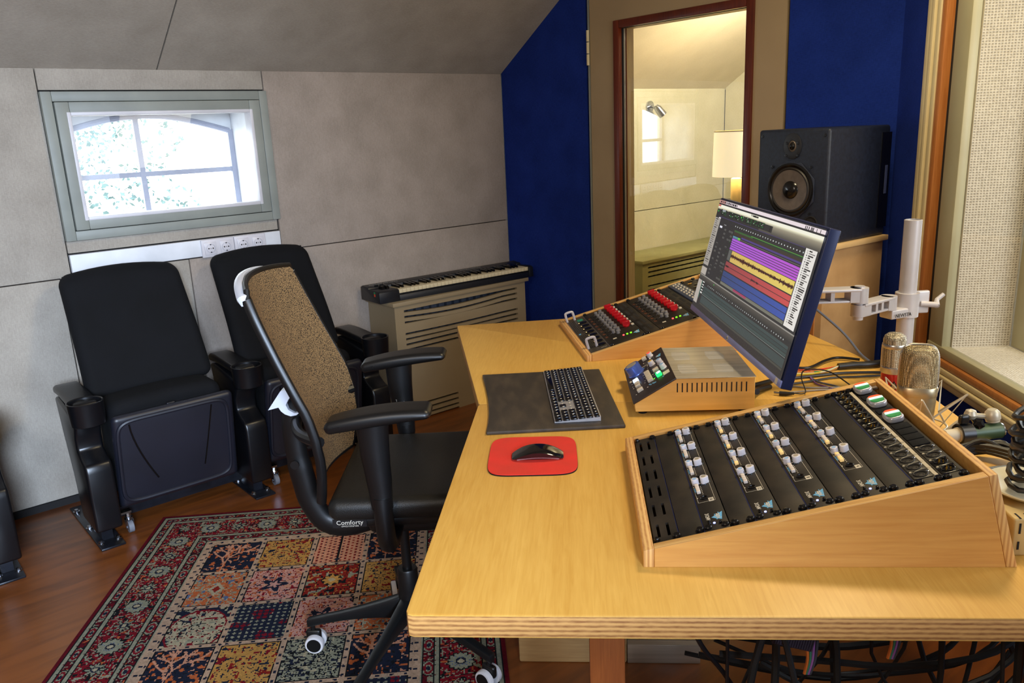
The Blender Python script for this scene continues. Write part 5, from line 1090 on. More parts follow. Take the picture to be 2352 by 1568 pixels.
def link(name, p, q, z0, z1, wd, holes):
    P, Q = Vector(p), Vector(q); d = (Q-P); L = d.length; az = math.atan2(d.y, d.x); M_ = Matrix.Translation((P.x, P.y, 0)) @ Matrix.Rotation(az, 4, 'Z')
    b = MB(M_); b.cyl((0, 0, z0), (0, 0, z1), wd/2, seg=24); b.cyl((L, 0, z0+0.004), (L, 0, z1-0.003), wd/2*0.9, seg=24)
    b.rbox(L/2, 0, z1-0.004, L, wd, 0.008, 0.003, 2); b.rbox(L/2, 0, z0+0.0065, L, wd*0.9, 0.007, 0.003, 2)
    b.box(0.0, 0.03, -wd/2+0.001, wd/2-0.001, z0+0.004, z1-0.002); b.box(L-0.03, L, -wd/2*0.9, wd/2*0.9, z0+0.004, z1-0.003)
    step = (L-0.06)/holes
    for k in range(holes-1): b.box(0.03+step*(k+1)-0.005, 0.03+step*(k+1)+0.005, -wd/2+0.003, wd/2-0.003, z0+0.008, z1-0.006)
    return b.obj(name, M_ARM, arm)
EL = (-0.205, 0.035)
link('lower_link', (-0.070, 0.018), EL, 0.188, 0.226, 0.042, 3)
link('upper_link', EL, (-0.385, 0.195), 0.228, 0.268, 0.046, 4)
MB().cyl((EL[0], EL[1], 0.182), (EL[0], EL[1], 0.272), 0.013, seg=20).obj('elbow_pin', M_ARM, arm)
MB().tube([(-0.385, 0.195, 0.248), (-0.400, 0.213, 0.26), (-0.407, 0.221, 0.29)], 0.016, 14).obj('tilt_head', M_ARM, arm)

# ------------------------------------------------------------------ speaker and stand
M_SPK = mat('speaker_vinyl', C(26, 34, 52), 0.5, col2=C(19, 25, 40), scale=(90, 90, 90), bump=0.25, bscale=300)
spk = thing('studio_speaker', 'black studio loudspeaker with round woofer on a wooden stand', 'speaker', (2.592, 1.5375, 1.0155), 175)
# local: x forward out of the baffle, y left-right, z up
SWW, SH, SD = 0.285, 0.390, 0.375
cab = bevel(MB().prism([(0, -SWW/2), (0, SWW/2), (-SD, SWW/2-0.006), (-SD, -SWW/2+0.006)], 0, SH).obj('cabinet', M_SPK, spk, smooth=0), 0.010, 4)
MX = lambda y, z, x=0.0: TR((x, y, z)) @ RY(90)
M_CONE = mat('brown_cone', C(98, 87, 77), 0.45, col2=C(82, 72, 63), scale=(30, 30, 30)); M_PLATE = mat('driver_plate', C(38, 44, 60), 0.42)
octa = [(0.100*math.cos(t)*(1.0 if i % 2 else 1.0), 0.100*math.sin(t)) for i, t in enumerate(np.linspace(PI/8, 2*PI+PI/8, 9)[:-1])]
bevel(MB().prism(octa, 0.0, 0.004, lambda a, b, h: (h, a, b+0.185)).obj('woofer_plate', M_PLATE, spk, smooth=0), 0.0015, 2)
wf = MB().lathe([(0.092, 0.0035), (0.092, 0.008), (0.086, 0.010), (0.080, 0.008), (0.078, 0.006)], 48, MX(0, 0.185), False).obj('woofer_ring', M_BLACKKNOB, spk)
MB().lathe([(0.0785, 0.0065), (0.074, 0.0105), (0.069, 0.0085)], 48, MX(0, 0.185), False).obj('surround', mat('rubber_surround', C(34, 31, 30), 0.45), wf)
MB().lathe([(0.0695, 0.0085), (0.030, 0.0045), (0.030, 0.0042)], 48, MX(0, 0.185), False).obj('cone', M_CONE, wf); MB().lathe([(0.031, 0.0045), (0.027, 0.010), (0.017, 0.015), (0, 0.017)], 36, MX(0, 0.185)).obj('dust_cap', M_BLACKKNOB, wf)
tp = MB().lathe([(0.036, 0.0), (0.036, 0.0025), (0.034, 0.0035), (0.016, 0.0025), (0.015, 0.0008)], 40, MX(0, 0.332)).obj('tweeter_plate', mat('tweeter_black', C(28, 29, 34), 0.45), spk); tp.matrix_local = TR((0, 0, 0.325)) @ Matrix.Diagonal((1, 1, 1.22, 1)) @ TR((0, 0, -0.325))
MB().lathe([(0.0155, 0.0015), (0.013, 0.004), (0.0105, 0.003)], 28, MX(0, 0.332), False).obj('dome_surround', M_CONE, tp); MB().lathe([(0.0105, 0.003), (0.0085, 0.0085), (0.004, 0.011), (0, 0.0115)], 24, MX(0, 0.332)).obj('dome', M_BLACKKNOB, tp)
sw = None
for (y, z) in ((0.125, 0.368), (-0.125, 0.368), (0.125, 0.022), (-0.125, 0.022), (0.078, 0.263), (-0.078, 0.263), (0.078, 0.107), (-0.078, 0.107), (0.023, 0.344), (-0.023, 0.302), (-0.023, 0.344), (0.023, 0.302)):
    Mx = MX(y, z, 0.003 if z < 0.3 or z < 0.35 else 0.0)
    if sw is None: sw = place(MB().lathe([(0.005, 0.0), (0.005, 0.0012), (0.0028, 0.0016), (0, 0.0008)], 12).obj('driver_screw', M_BLACKKNOB, spk), Mx)
    else: again(sw, spk, Mx)
MB().lathe([(0.027, 0.0), (0.027, 0.002), (0.024, 0.003), (0.0215, -0.0), (0.0215, 0.0008), (0, 0.0008)], 32, MX(0.085, 0.072, 0.0)).obj('bass_port', M_DARK, spk)
bpn = MB().box(-SD-0.004, -SD+0.055, SWW/2-0.009, SWW/2-0.0035, 0.03, SH-0.025).box(-SD-0.006, -SD, -SWW/2+0.012, SWW/2-0.012, 0.03, SH-0.025).obj('amplifier_plate', M_BLACKKNOB, spk, smooth=0)
MB().box(-SD+0.012, -SD+0.026, SWW/2-0.004, SWW/2-0.0022, 0.15, 0.25).obj('rear_label', mat('label_blue', C(70, 82, 130), 0.5), spk, smooth=0)
M_MDF = mat('mdf', C(188, 150, 102), 0.6, col2=C(170, 132, 86), scale=(9, 9, 9), detail=8, bump=0.05, bscale=300)
st = thing('speaker_stand', 'plain fibreboard plinth carrying the black speaker', 'stand', (2.592, 1.5375, 0), 175)
MB().rbox(-SD/2, 0, 1.006, SD+0.01, SWW+0.02, 0.019, 0.002, 1).obj('top_board', mat('stand_top', C(222, 186, 130), 0.5), st)
MB().box(-SD+0.005, -0.010, -SWW/2+0.004, SWW/2-0.004, 0.0, 0.9965, 0.003).obj('column_box', M_MDF, st)
MB().box(-0.0101, -0.0065, -SWW/2+0.03, SWW/2-0.03, 0.05, 0.95).obj('front_panel', M_ORANGEWOOD, st, smooth=0)

# ------------------------------------------------------------------ microphones behind the near console
def grille(name, a, b, sc):
    m = mat(name, a, 0.35, 0.7); t = NT(m); p = t.n['Principled BSDF']; co = t.node('ShaderNodeTexCoord'); mp = t.node('ShaderNodeMapping'); mp.inputs['Scale'].default_value = (sc, sc, sc); mp.inputs['Rotation'].default_value = (0, 0, 0); t.link(co.outputs['UV'] if 0 else co.outputs['Object'], mp.inputs['Vector'])
    v = t.node('ShaderNodeTexVoronoi'); v.inputs['Scale'].default_value = 1; v.inputs['Randomness'].default_value = 0.15; t.link(mp.outputs[0], v.inputs['Vector'])
    rp = t.node('ShaderNodeValToRGB'); rp.color_ramp.elements[0].position = 0.2; rp.color_ramp.elements[0].color = b; rp.color_ramp.elements[1].position = 0.55; rp.color_ramp.elements[1].color = a
    t.link(v.outputs['Distance'], rp.inputs[0]); t.link(rp.outputs[0], p.inputs['Base Color']); bp = t.node('ShaderNodeBump'); bp.inputs['Strength'].default_value = 0.9; bp.inputs['Distance'].default_value = 0.002; t.link(v.outputs['Distance'], bp.inputs['Height']); t.link(bp.outputs[0], p.inputs['Normal']); return m
M_GR1 = grille('silver_grille', C(188, 176, 150), C(52, 44, 34), 300); M_GR2 = grille('champagne_grille', C(178, 160, 122), C(50, 42, 28), 330)
M_NICK = mat('satin_nickel', C(196, 182, 150), 0.35, 0.85, col2=C(184, 170, 138), scale=(5, 5, 60)); M_SILV = mat('satin_silver', C(206, 200, 190), 0.3, 0.85)
m1 = thing('microphone', 'red bodied microphone with silver round topped grille', 'microphone', (1.877, 0.825, 0.74), -145)
MB().lathe([(0.018, 0.0), (0.0235, 0.006), (0.0255, 0.02), (0.0255, 0.104), (0.024, 0.108)], 32).obj('red_body', mat('red_lacquer', C(186, 30, 20), 0.22, 0.3, coat=0.4), m1)
MB().lathe([(0.0268, 0.104), (0.0275, 0.106), (0.0275, 0.118), (0.026, 0.120)], 36).obj('lower_ring', M_SILV, m1)
MB().lathe([(0.0255, 0.119), (0.0255, 0.168)], 36).obj('grille', M_GR1, m1)
MB().lathe([(0.0262, 0.165), (0.0272, 0.167), (0.0272, 0.173), (0.0262, 0.175)], 36).obj('upper_ring', M_SILV, m1)
MB().lathe([(0.0256, 0.174), (0.0256, 0.184), (0.023, 0.193), (0.016, 0.199), (0, 0.2015)], 32).obj('grille_dome', M_GR1, m1)
for s in (-1, 1): MB().box(-0.003, 0.003, s*0.0262-0.0015, s*0.0262+0.0015, 0.118, 0.170).obj('grille_strut', M_SILV, m1, smooth=0)
bg_ = MB().prism([(0.0, 0.062), (0.008, 0.075), (0.0, 0.088), (-0.008, 0.075)], 0.0245, 0.0268, lambda a, b, h: (h, a, b)).obj('diamond_badge', M_DARK, m1, smooth=0)
MB().prism([(0.0, 0.066), (0.0055, 0.075), (0.0, 0.084), (-0.0055, 0.075)], 0.0267, 0.0270, lambda a, b, h: (h, a, b)).obj('badge_mark', M_NICK, bg_, smooth=0)
m2 = thing('microphone', 'champagne microphone with wide flat sided grille in a shock mount', 'microphone', (1.786, 0.728, 0.74), -150)
def flat_sec(w_, d_, n=40, e=0.75): return [(d_*abs(math.cos(t))**e*(1 if math.cos(t) > 0 else -1), w_*abs(math.sin(t))**e*(1 if math.sin(t) > 0 else -1)) for t in np.linspace(0, 2*PI, n+1)[:-1]]
def loft(b, secs):
    n = len(secs[0][0]); vs = []; fs = []
    for pts, z in secs: vs += [(x, y, z) for x, y in pts]
    for i in range(len(secs)-1):
        for k in range(n): k2 = (k+1) % n; fs.append((i*n+k, i*n+k2, (i+1)*n+k2, (i+1)*n+k))
    fs += [tuple(range(n))[::-1], tuple((len(secs)-1)*n+k for k in range(n))]; b.add(vs, fs); return b
loft(MB(), [(flat_sec(0.033, 0.026), 0.0), (flat_sec(0.036, 0.028), 0.01), (flat_sec(0.0395, 0.030), 0.08), (flat_sec(0.040, 0.0305), 0.098)]).obj('body', M_NICK, m2, smooth=50)
loft(MB(), [(flat_sec(0.0405, 0.031), 0.092), (flat_sec(0.041, 0.0315), 0.094), (flat_sec(0.041, 0.0315), 0.112), (flat_sec(0.0395, 0.030), 0.114)]).obj('collar', M_NICK, m2, smooth=50)
loft(MB(), [(flat_sec(0.0385, 0.029), 0.112), (flat_sec(0.0385, 0.027), 0.150), (flat_sec(0.0375, 0.024), 0.185), (flat_sec(0.0345, 0.021), 0.198), (flat_sec(0.026, 0.015), 0.2045), (flat_sec(0.014, 0.008), 0.2065)]).obj('grille', M_GR2, m2, smooth=60)
bn = []
for k in range(25): 
    t = PI*k/24; bn.append((0.0, 0.0392*abs(math.cos(t))**0.5*(1 if math.cos(t) > 0 else -1), 0.114+0.0935*abs(math.sin(t))**0.42))
MB().tube(bn, 0.0028, 8).obj('grille_band', M_SILV, m2)
cp_ = MB().lathe([(0.017, 0.0), (0.017, 0.004), (0.0, 0.005)], 20).obj('capsule_glint', M_GOLD, m2, label='gold capsule behind the grille'); cp_.matrix_local = TR((0.0265, -0.004, 0.160)) @ RY(90)
bpy.data.objects.remove(cp_)
# shock mount of bent wire round the champagne microphone
sm = thing('shock_mount', 'cream wire shock mount cradle around the champagne microphone', 'shock mount', (1.786, 0.728, 0.74), -150)
M_WIRE = mat('cream_wire', C(206, 198, 178), 0.4, 0.3); Wp = 10; lo = []; hi = []
wr = MB()
zig = []
for k in range(Wp): t = 2*PI*k/Wp; up_ = k % 2 == 0; r_ = 0.100 if up_ else 0.052; zig.append((r_*math.cos(t)*0.85, r_*math.sin(t), 0.106 if up_ else 0.050))
wr.tube(zig+[zig[0]], 0.0024, 6); wr.tube([(0.066*math.cos(t)*0.85, 0.066*math.sin(t), 0.022) for t in np.linspace(0, 2*PI, 33)], 0.0024, 6)
for k in range(1, Wp, 2): p = zig[k]; wr.tube([p, (p[0]*1.3, p[1]*1.3, 0.022)], 0.0022, 6)
wr.obj('wire_cage', M_WIRE, sm)
for k in range(0, Wp, 2):
    p = zig[k]; MB().tube([p, (p[0]*0.45, p[1]*0.52, 0.02)], 0.0012, 5).obj('elastic_band', M_WIRE, sm)
sv = MB().tube(cr([(0.036, 0.062, 0.024), (0.03, 0.085, 0.045), (0.028, 0.105, 0.056)], 4), 0.005, 8).lathe([(0, -0.013), (0.010, -0.009), (0.0135, 0.0), (0.010, 0.009), (0, 0.013)], 16, TR((0.028, 0.105, 0.062))).lathe([(0, 0.016), (0.009, 0.015), (0.0145, 0.009), (0.016, 0.0), (0.016, -0.006), (0.014, -0.008), (0.014, -0.012), (0, -0.012)], 20, TR((0.022, 0.148, 0.060)) @ RX(8)).tube([(0.028, 0.105, 0.060), (0.022, 0.148, 0.058)], 0.006, 8).obj('swivel_joint', M_WIRE, sm)
MB().lathe([(0.004, 0), (0.012, 0.003), (0.013, 0.010), (0.006, 0.014), (0, 0.014)], 5, TR((0.040, 0.118, 0.045)) @ RY(70)).tube([(0.030, 0.112, 0.052), (0.046, 0.122, 0.036)], 0.006, 8).obj('wing_screw', M_BLACKKNOB, sm)
# small green microphone lying in its clip
m3 = thing('microphone', 'dark green tube microphone lying down in a black clip', 'microphone', (1.785, 0.622, 0.765), -34)
M_GREEN = mat('green_enamel', C(62, 82, 54), 0.4, 0.2, col2=C(52, 72, 46))
MB().cyl((0.012, 0, 0), (0.082, 0, 0.002), 0.0175, seg=28).obj('green_body', M_GREEN, m3); MB().cyl((0.082, 0, 0.002), (0.086, 0, 0.0022), 0.0178, 0.0166, 28).obj('end_cap', M_CHROME, m3)
MB().cyl((-0.045, 0, -0.002), (-0.016, 0, -0.001), 0.0145, seg=20).cyl((-0.016, 0, -0.001), (0.012, 0, 0), 0.0168, seg=20).obj('pale_neck', mat('paper_neck', C(206, 196, 172), 0.6), m3)
kl = MB().lathe([(0.0185, -0.014), (0.023, -0.014), (0.023, 0.014), (0.0185, 0.014)], 26, RY(90), False).rbox(0, 0.0, -0.020, 0.03, 0.028, 0.013, 0.004, 2).rbox(-0.004, 0, 0.034, 0.024, 0.012, 0.022, 0.006, 2).obj('clip', M_BLACKPL, m3)

# ------------------------------------------------------------------ cables on the desk
def cable(name, pts, r, m, label, n=6): return tag(MB().tube(cr(pts, n), r, 8).obj(name, m), label, 'cable')
M_BLUECAB = mat('blue_cable', C(96, 106, 130), 0.45)
cable('blue_cable', [(2.30, 1.32, 0.90), (2.34, 1.20, 0.80), (2.295, 1.112, 0.751), (2.262, 1.075, 0.746), (2.245, 1.055, 0.745)], 0.0040, M_BLUECAB, 'grey blue cable dropping from behind the monitor to the desk')
mul = thing('multicore_cable', 'thick black multicore cable fanning into coloured wires', 'cable', (2.13, 1.09, 0.74), 0)
rel = lambda P_: [(x-2.13, y-1.09, z-0.74) for x, y, z in P_]
MB().tube(cr(rel([(2.125, 1.088, 0.750), (2.16, 1.061, 0.752), (2.19, 1.035, 0.752), (2.225, 1.018, 0.752), (2.29, 0.99, 0.752)]), 5), 0.0095, 12).obj('black_sleeve', M_CABLE, mul)
for c, P_ in ((C(214, 60, 34), [(2.03, 1.175, 0.746), (2.05, 1.133, 0.747), (2.1, 1.107, 0.747), (2.127, 1.090, 0.750)]), (C(206, 190, 50), [(1.997, 1.149, 0.744), (2.039, 1.113, 0.744), (2.096, 1.099, 0.746), (2.127, 1.088, 0.749)]), (C(60, 150, 80), [(2.046, 1.144, 0.744), (2.069, 1.104, 0.745), (2.127, 1.089, 0.751)]),
              (C(220, 120, 40), [(2.02, 1.165, 0.744), (2.06, 1.118, 0.744), (2.127, 1.087, 0.748)]), (C(214, 206, 180), [(2.0, 1.16, 0.743), (2.06, 1.105, 0.744), (2.125, 1.086, 0.752)])):
    MB().tube(cr(rel(P_), 5), 0.0022, 6).obj('coloured_wire', mat('wire_colour', c, 0.45), mul)
cable('signal_cable', [(2.03, 1.21, 0.748), (2.067, 1.150, 0.747), (2.162, 1.148, 0.748), (2.215, 1.135, 0.748), (2.235, 1.08, 0.748)], 0.0042, M_CABLE, 'black cable running furthest back across the desk to the pole')
cable('signal_cable', [(1.93, 1.150, 0.745), (2.021, 1.098, 0.745), (2.082, 1.059, 0.746), (2.135, 1.005, 0.747), (2.16, 0.972, 0.747)], 0.0040, M_CABLE, 'black cable passing just in front of the coloured wires')
cable('signal_cable', [(1.909, 1.11, 0.7445), (1.963, 1.086, 0.7445), (2.037, 1.055, 0.7445), (2.085, 1.010, 0.745), (2.13, 0.965, 0.747)], 0.0030, M_CABLE, 'thinner black cable along the back, nearest the consoles')
cable('signal_cable', [(2.008, 1.109, 0.743), (1.981, 1.067, 0.743), (1.976, 1.012, 0.743), (1.955, 0.97, 0.743)], 0.0022, M_BLUECAB, 'thin pale blue wire curving forward on the desk')
cable('signal_cable', [(2.003, 1.104, 0.743), (1.962, 1.062, 0.743), (1.954, 1.022, 0.743), (1.93, 0.98, 0.743)], 0.0022, mat('violet_wire', C(130, 80, 150), 0.5), 'thin violet wire curving forward on the desk')
M_GREYCAB = mat('grey_cable', C(160, 154, 146), 0.5)
cable('signal_cable', [(1.895, 1.125, 0.743), (1.914, 1.068, 0.743), (1.943, 1.034, 0.743), (1.975, 1.0, 0.743)], 0.0024, M_GREYCAB, 'pale grey cable under the near corner of the monitor, back one')
cable('signal_cable', [(1.835, 1.085, 0.743), (1.875, 1.060, 0.743), (1.923, 1.028, 0.743), (1.95, 1.0, 0.743)], 0.0024, M_GREYCAB, 'pale grey cable under the near corner of the monitor, front one')
pg = thing('power_plug', 'small black barrel plug with looping thin cable on the desk', 'plug', (1.812, 1.102, 0.74), 0)
rp_ = lambda P_: [(x-1.812, y-1.102, z-0.74) for x, y, z in P_]
MB().tube(rp_([(1.816, 1.086, 0.747), (1.824, 1.072, 0.747), (1.840, 1.058, 0.747)]), [0.0062, 0.006, 0.0035], 10).obj('grip', M_CABLE, pg); MB().cyl((0.001, -0.003, 0.007), (0.005, -0.018, 0.007), 0.003, seg=10).obj('barrel', M_CHROME, pg)
MB().tube(cr(rp_([(1.840, 1.058, 0.747), (1.866, 1.04, 0.747), (1.895, 1.07, 0.775), (1.935, 1.08, 0.785), (1.990, 1.045, 0.775), (2.0, 0.985, 0.745)]), 6), 0.0018, 6).obj('thin_cable', M_CABLE, pg)
for k, P_ in enumerate(([(1.712, 1.110, 0.79), (1.745, 1.14, 0.775), (1.80, 1.16, 0.755), (1.90, 1.16, 0.746)], [(1.690, 1.072, 0.785), (1.725, 1.105, 0.772), (1.78, 1.13, 0.755), (1.85, 1.135, 0.746)])):
    cable('controller_cable', P_, 0.0075 if k else 0.0065, M_CABLE, ('black cable leaving the back of the steel controller, far one', 'black cable leaving the back of the steel controller, near one')[k])
# heap behind the near console: coil of cable on a beige vented box, dish, mains plug
bxo = thing('vented_box', 'beige metal case with vent slots at the right edge, under the cable coil', 'metal case', (1.425, 0.435, 0.74), -45)
M_BXB = mat('beige_case', C(206, 180, 122), 0.5, 0.1)
MB().rbox(0.06, 0, 0.033, 0.15, 0.17, 0.066, 0.004, 2).obj('case', M_BXB, bxo)
vs_ = MB()
for k in range(9): vs_.box(-0.006+k*0.014, -0.003+k*0.014, -0.0858, -0.084, 0.040, 0.058); vs_.box(-0.006+k*0.014, -0.003+k*0.014, -0.0858, -0.084, 0.012, 0.026); vs_.box(-0.006+k*0.014, -0.003+k*0.014, -0.084, -0.066, 0.0655, 0.0664)
vs_.obj('vent_slots', M_DARK, bxo, smooth=0)
tag(MB().lathe([(0.0, 0.0), (0.045, 0.0), (0.070, 0.008), (0.078, 0.014), (0.076, 0.016), (0.068, 0.011), (0.043, 0.004), (0, 0.004)], 40).obj('cream_dish', mat('cream_plastic', C(222, 214, 182), 0.35)), 'round cream dish under the coiled black cable', 'dish').location = (1.478, 0.395, 0.8063)
cc = MB(); pts = []
for k in range(150):
    t = k/150*2*PI*9; pts.append((0.050*math.cos(t)+0.006*math.sin(k*0.7), 0.036*math.sin(t)+0.005*math.cos(k*0.9), 0.010+0.0009*k+0.004*math.sin(k*1.3)))
cc.tube(pts, 0.0048, 7); co_ = tag(cc.obj('coiled_cable', M_CABLE), 'coil of black cable stacked on the cream dish at right edge', 'cable'); co_.location = (1.482, 0.398, 0.8105)
hp = MB()
for k in range(12):
    o0 = 0.018*k; hp.tube(cr([(1.65+0.008*k, 0.625-0.004*k, 0.747+0.004*(k % 4)), (1.715+0.004*k, 0.595-0.006*k, 0.756+0.006*(k % 5)), (1.725+0.0025*k, 0.53-0.004*k, 0.760+0.006*(k % 3)), (1.69+0.008*k, 0.44-0.003*k, 0.757+0.005*(k % 4)), (1.62+0.006*k, 0.36, 0.749+0.003*(k % 3))], 5), 0.0042+0.001*(k % 3), 7)
ho = hp.obj('cable_heap', M_CABLE); ho['kind'] = 'stuff'; tag(ho, 'heap of black cables on the desk between console and control window', 'cables')
mp_ = thing('mains_plug', 'black round mains plug with metal contacts on the cable heap', 'plug', (1.672, 0.478, 0.808), -150)
MB().lathe([(0.0, -0.012), (0.014, -0.011), (0.0195, -0.006), (0.0195, 0.010), (0.017, 0.012), (0, 0.012)], 24, RY(75)).tube(cr([(0.012, 0.01, 0.002), (0.006, 0.035, -0.004), (0.0, 0.065, -0.012), (-0.005, 0.10, -0.03)], 4), [0.011, 0.010, 0.0095, 0.009, 0.0085, 0.008, 0.0075, 0.007, 0.0065, 0.006, 0.0055, 0.005, 0.005], 12).obj('plug_body', M_BLACKPL, mp_)
for s in (-1, 1): MB().cyl((0.010, s*0.0095, 0.003), (0.030, s*0.0095, 0.008), 0.0024, seg=10).obj('contact_pin', M_CHROME, mp_)
MB().box(-0.004, 0.012, -0.004, 0.004, 0.0185, 0.0205).obj('earth_contact', M_CHROME, mp_, smooth=0)
xl = thing('cable_connector', 'silver ended round audio connector among the cables', 'connector', (1.628, 0.500, 0.766), 150)
MB().lathe([(0.0095, -0.028), (0.0105, 0.0), (0.0105, 0.022), (0.0085, 0.022), (0.0085, 0.006), (0, 0.006)], 22, RY(90)).obj('shell', M_CHROME, xl); MB().cyl((0.004, 0, 0), (0.018, 0, 0), 0.0083, seg=18).obj('insert', M_BLACKKNOB, xl)

# ------------------------------------------------------------------ booth: floor lamp and wall spot
fl_ = thing('floor_lamp', 'floor lamp with cream drum shade seen through the door glass', 'floor lamp', (4.07, 2.765, 0), 0)
M_SHADE = glow('lamp_shade', C(255, 236, 190), 0.85); LC = mat('lamp_cream', C(226, 212, 170), 0.5)
MB().lathe([(0.132, 1.135), (0.136, 1.135), (0.130, 1.388), (0.126, 1.388)], 40, None, False).obj('lamp_shade', M_SHADE, fl_)
MB().lathe([(0.126, 1.384), (0.131, 1.384), (0.131, 1.391), (0.126, 1.391)], 40, None, False).obj('shade_rim', LC, fl_)
MB().lathe([(0.14, 0.0), (0.14, 0.02), (0.02, 0.03), (0.018, 0.04), (0.018, 0.9), (0.03, 0.92), (0.03, 1.12), (0.012, 1.13), (0.012, 1.22)], 24).obj('lamp_column', LC, fl_)
l = bpy.data.lights.new('floor_lamp_bulb', 'POINT'); l.energy = 7; l.color = (1.0, 0.78, 0.42); l.shadow_soft_size = 0.05; lo_ = bpy.data.objects.new('floor_lamp_bulb', l); COL.objects.link(lo_); lo_.parent = fl_; lo_.location = (0, 0, 1.25)
sp = thing('wall_spotlight', 'small chrome spotlight on the booth wall behind the door glass', 'spotlight', (4.335, 3.635, 1.562), 0)
MB().lathe([(0.0, 0.0), (0.036, 0.0), (0.036, 0.012), (0.0, 0.016)], 24, RX(90)).obj('wall_plate', M_CHROME, sp); MB().tube([(0, -0.012, 0), (0.0, -0.05, -0.01)], 0.008, 10).obj('bracket', M_CHROME, sp)
MB().lathe([(0.014, -0.04), (0.024, -0.02), (0.028, 0.04), (0.024, 0.04), (0.02, 0.0), (0, 0.0)], 22, TR((0.018, -0.072, -0.03)) @ RY(145) @ RX(20)).obj('lamp_head', M_CHROME, sp)

# ------------------------------------------------------------------ rug
RW, RL = 1.305, 2.02; nx, ny = 326, 505; cell = RW/nx
uu, vv = np.meshgrid((np.arange(nx)+.5)*RW/nx, (np.arange(ny)+.5)*RL/ny)
def noise(sc, seed, mirror=False):
    r = np.random.default_rng(seed); gx = int(RW/sc)+3; gy = int(RL/sc)+3; G = r.random((gy, gx)); x = uu/sc; y = vv/sc
    xi = x.astype(int); yi = y.astype(int); fx = x-xi; fy = y-yi; fx = fx*fx*(3-2*fx); fy = fy*fy*(3-2*fy)
    return (G[yi, xi]*(1-fx)+G[yi, xi+1]*fx)*(1-fy)+(G[yi+1, xi]*(1-fx)+G[yi+1, xi+1]*fx)*fy
col = np.zeros((ny, nx, 3))
RC = {k: np.array(C(*v)[:3]) for k, v in dict(red=(126, 20, 34), dred=(98, 14, 28), cream=(180, 168, 138), sage=(148, 148, 126), navy=(30, 36, 54), black=(24, 26, 28), ochre=(190, 142, 74), pink=(206, 148, 118), orange=(190, 100, 56), brick=(140, 36, 28), blue=(92, 108, 142), rose=(200, 150, 136), pgap=(186, 156, 130)).items()}
def put(mask, c): col[mask] = RC[c]
def floral(mask, bg, seed, s=0.030, cols=('cream', 'black', 'sage', 'orange'), th=0.05):
    s = s*0.72; put(mask, bg); a = noise(s, seed); b = noise(s*0.6, seed+1); c = noise(s*0.9, seed+2)
    put(mask & (np.abs(a-0.5) < th), cols[0]); put(mask & (np.abs(b-0.5) < th*0.7), cols[1]); put(mask & (c > 0.80), cols[2]); put(mask & (b > 0.84), cols[3]); put(mask & (a > 0.86), cols[1])
du = np.minimum(uu, RW-uu); dv = np.minimum(vv, RL-vv); d = np.minimum(du, dv); along = np.where(du < dv, vv, uu); across = d
B0, B1, B2, B3, B4 = 0.018, 0.062, 0.198, 0.245, 0.27
put(d < B0, 'dred')
def band(a, b, bg, seed, med=True):
    m = (d >= a) & (d < b); floral(m, bg, seed, 0.018, ('sage', 'black', 'sage', 'orange'), 0.06)
    cx = (along/0.105) % 1.0-0.5; cy = (d-(a+b)/2)/((b-a)/2); rr2 = (cx/0.30)**2+(cy/0.72)**2
    put(m & (rr2 < 1.25), 'black'); put(m & (rr2 < 1.0), 'sage'); put(m & (rr2 < 0.68), 'red'); put(m & (rr2 < 0.25), 'sage'); put(m & (rr2 < 0.10), 'navy')
    for e in (a, b): put(np.abs(d-e) < 0.0055+0.0015*np.sin(along*900/PI), 'sage'); put((np.abs(d-e) < 0.009) & (np.abs(d-e) > 0.0065), 'black')
m = (d >= B1) & (d < B2); floral(m, 'red', 11, 0.021, ('black', 'sage', 'black', 'orange'), 0.055); na = noise(0.021, 11); put(m & (np.abs(na-0.5) < 0.03), 'sage')
per = 0.215; cx = ((along+0.10)/per) % 1.0-0.5; k_ = np.floor((along+0.10)/per); X = cx*per; Y = d-(B1+B2)/2; r_ = np.hypot(X, Y); th = np.arctan2(Y, X)
pet = 0.035*(1+0.10*np.cos(14*th)); put(m & (r_ < pet+0.005), 'black'); put(m & (r_ < pet), 'sage'); put(m & (r_ < pet) & (np.abs(np.cos(7*th)) < 0.16) & (r_ > 0.012), 'blue'); put(m & (r_ < 0.015), 'navy'); put(m & (r_ < 0.009), 'cream')
cx2 = (((along+0.10)/per+0.5) % 1.0-0.5)*per; r2_ = np.hypot(cx2, Y); th2 = np.arctan2(Y, cx2); st_ = 0.021*(1+0.45*np.cos(8*th2)); put(m & (r2_ < st_+0.006), 'black'); put(m & (r2_ < st_), 'sage'); put(m & (r2_ < 0.013), 'navy'); put(m & (r2_ < 0.008), 'cream')
band(B0+0.004, B1, 'dred', 31); band(B2, B3, 'dred', 41)
m = (d >= B3) & (d < B4); put(m, 'pgap'); put(m & (np.hypot(((along/0.04) % 1-0.5)*0.04, d-(B3+B4)/2) < 0.006), 'navy')
F = d >= B4; FU, FV = RW-2*B4, RL-2*B4; ncol, nrow = 4, 7; pu, pv = FU/ncol, FV/nrow
iu = np.clip(((uu-B4)/pu).astype(int), 0, ncol-1); iv = np.clip(((vv-B4)/pv).astype(int), 0, nrow-1); tu = (uu-B4)-iu*pu; tv = (vv-B4)-iv*pv; gap = 0.0075
inn = F & (tu > gap) & (tu < pu-gap) & (tv > gap) & (tv < pv-gap); put(F & ~inn, 'pgap')
dot = (np.hypot(((uu/0.0385) % 1-0.5)*0.0385, np.minimum(tv, pv-tv)) < 0.0055) | (np.hypot(((vv/0.0385) % 1-0.5)*0.0385, np.minimum(tu, pu-tu)) < 0.0055); put(F & ~inn & dot, 'navy')
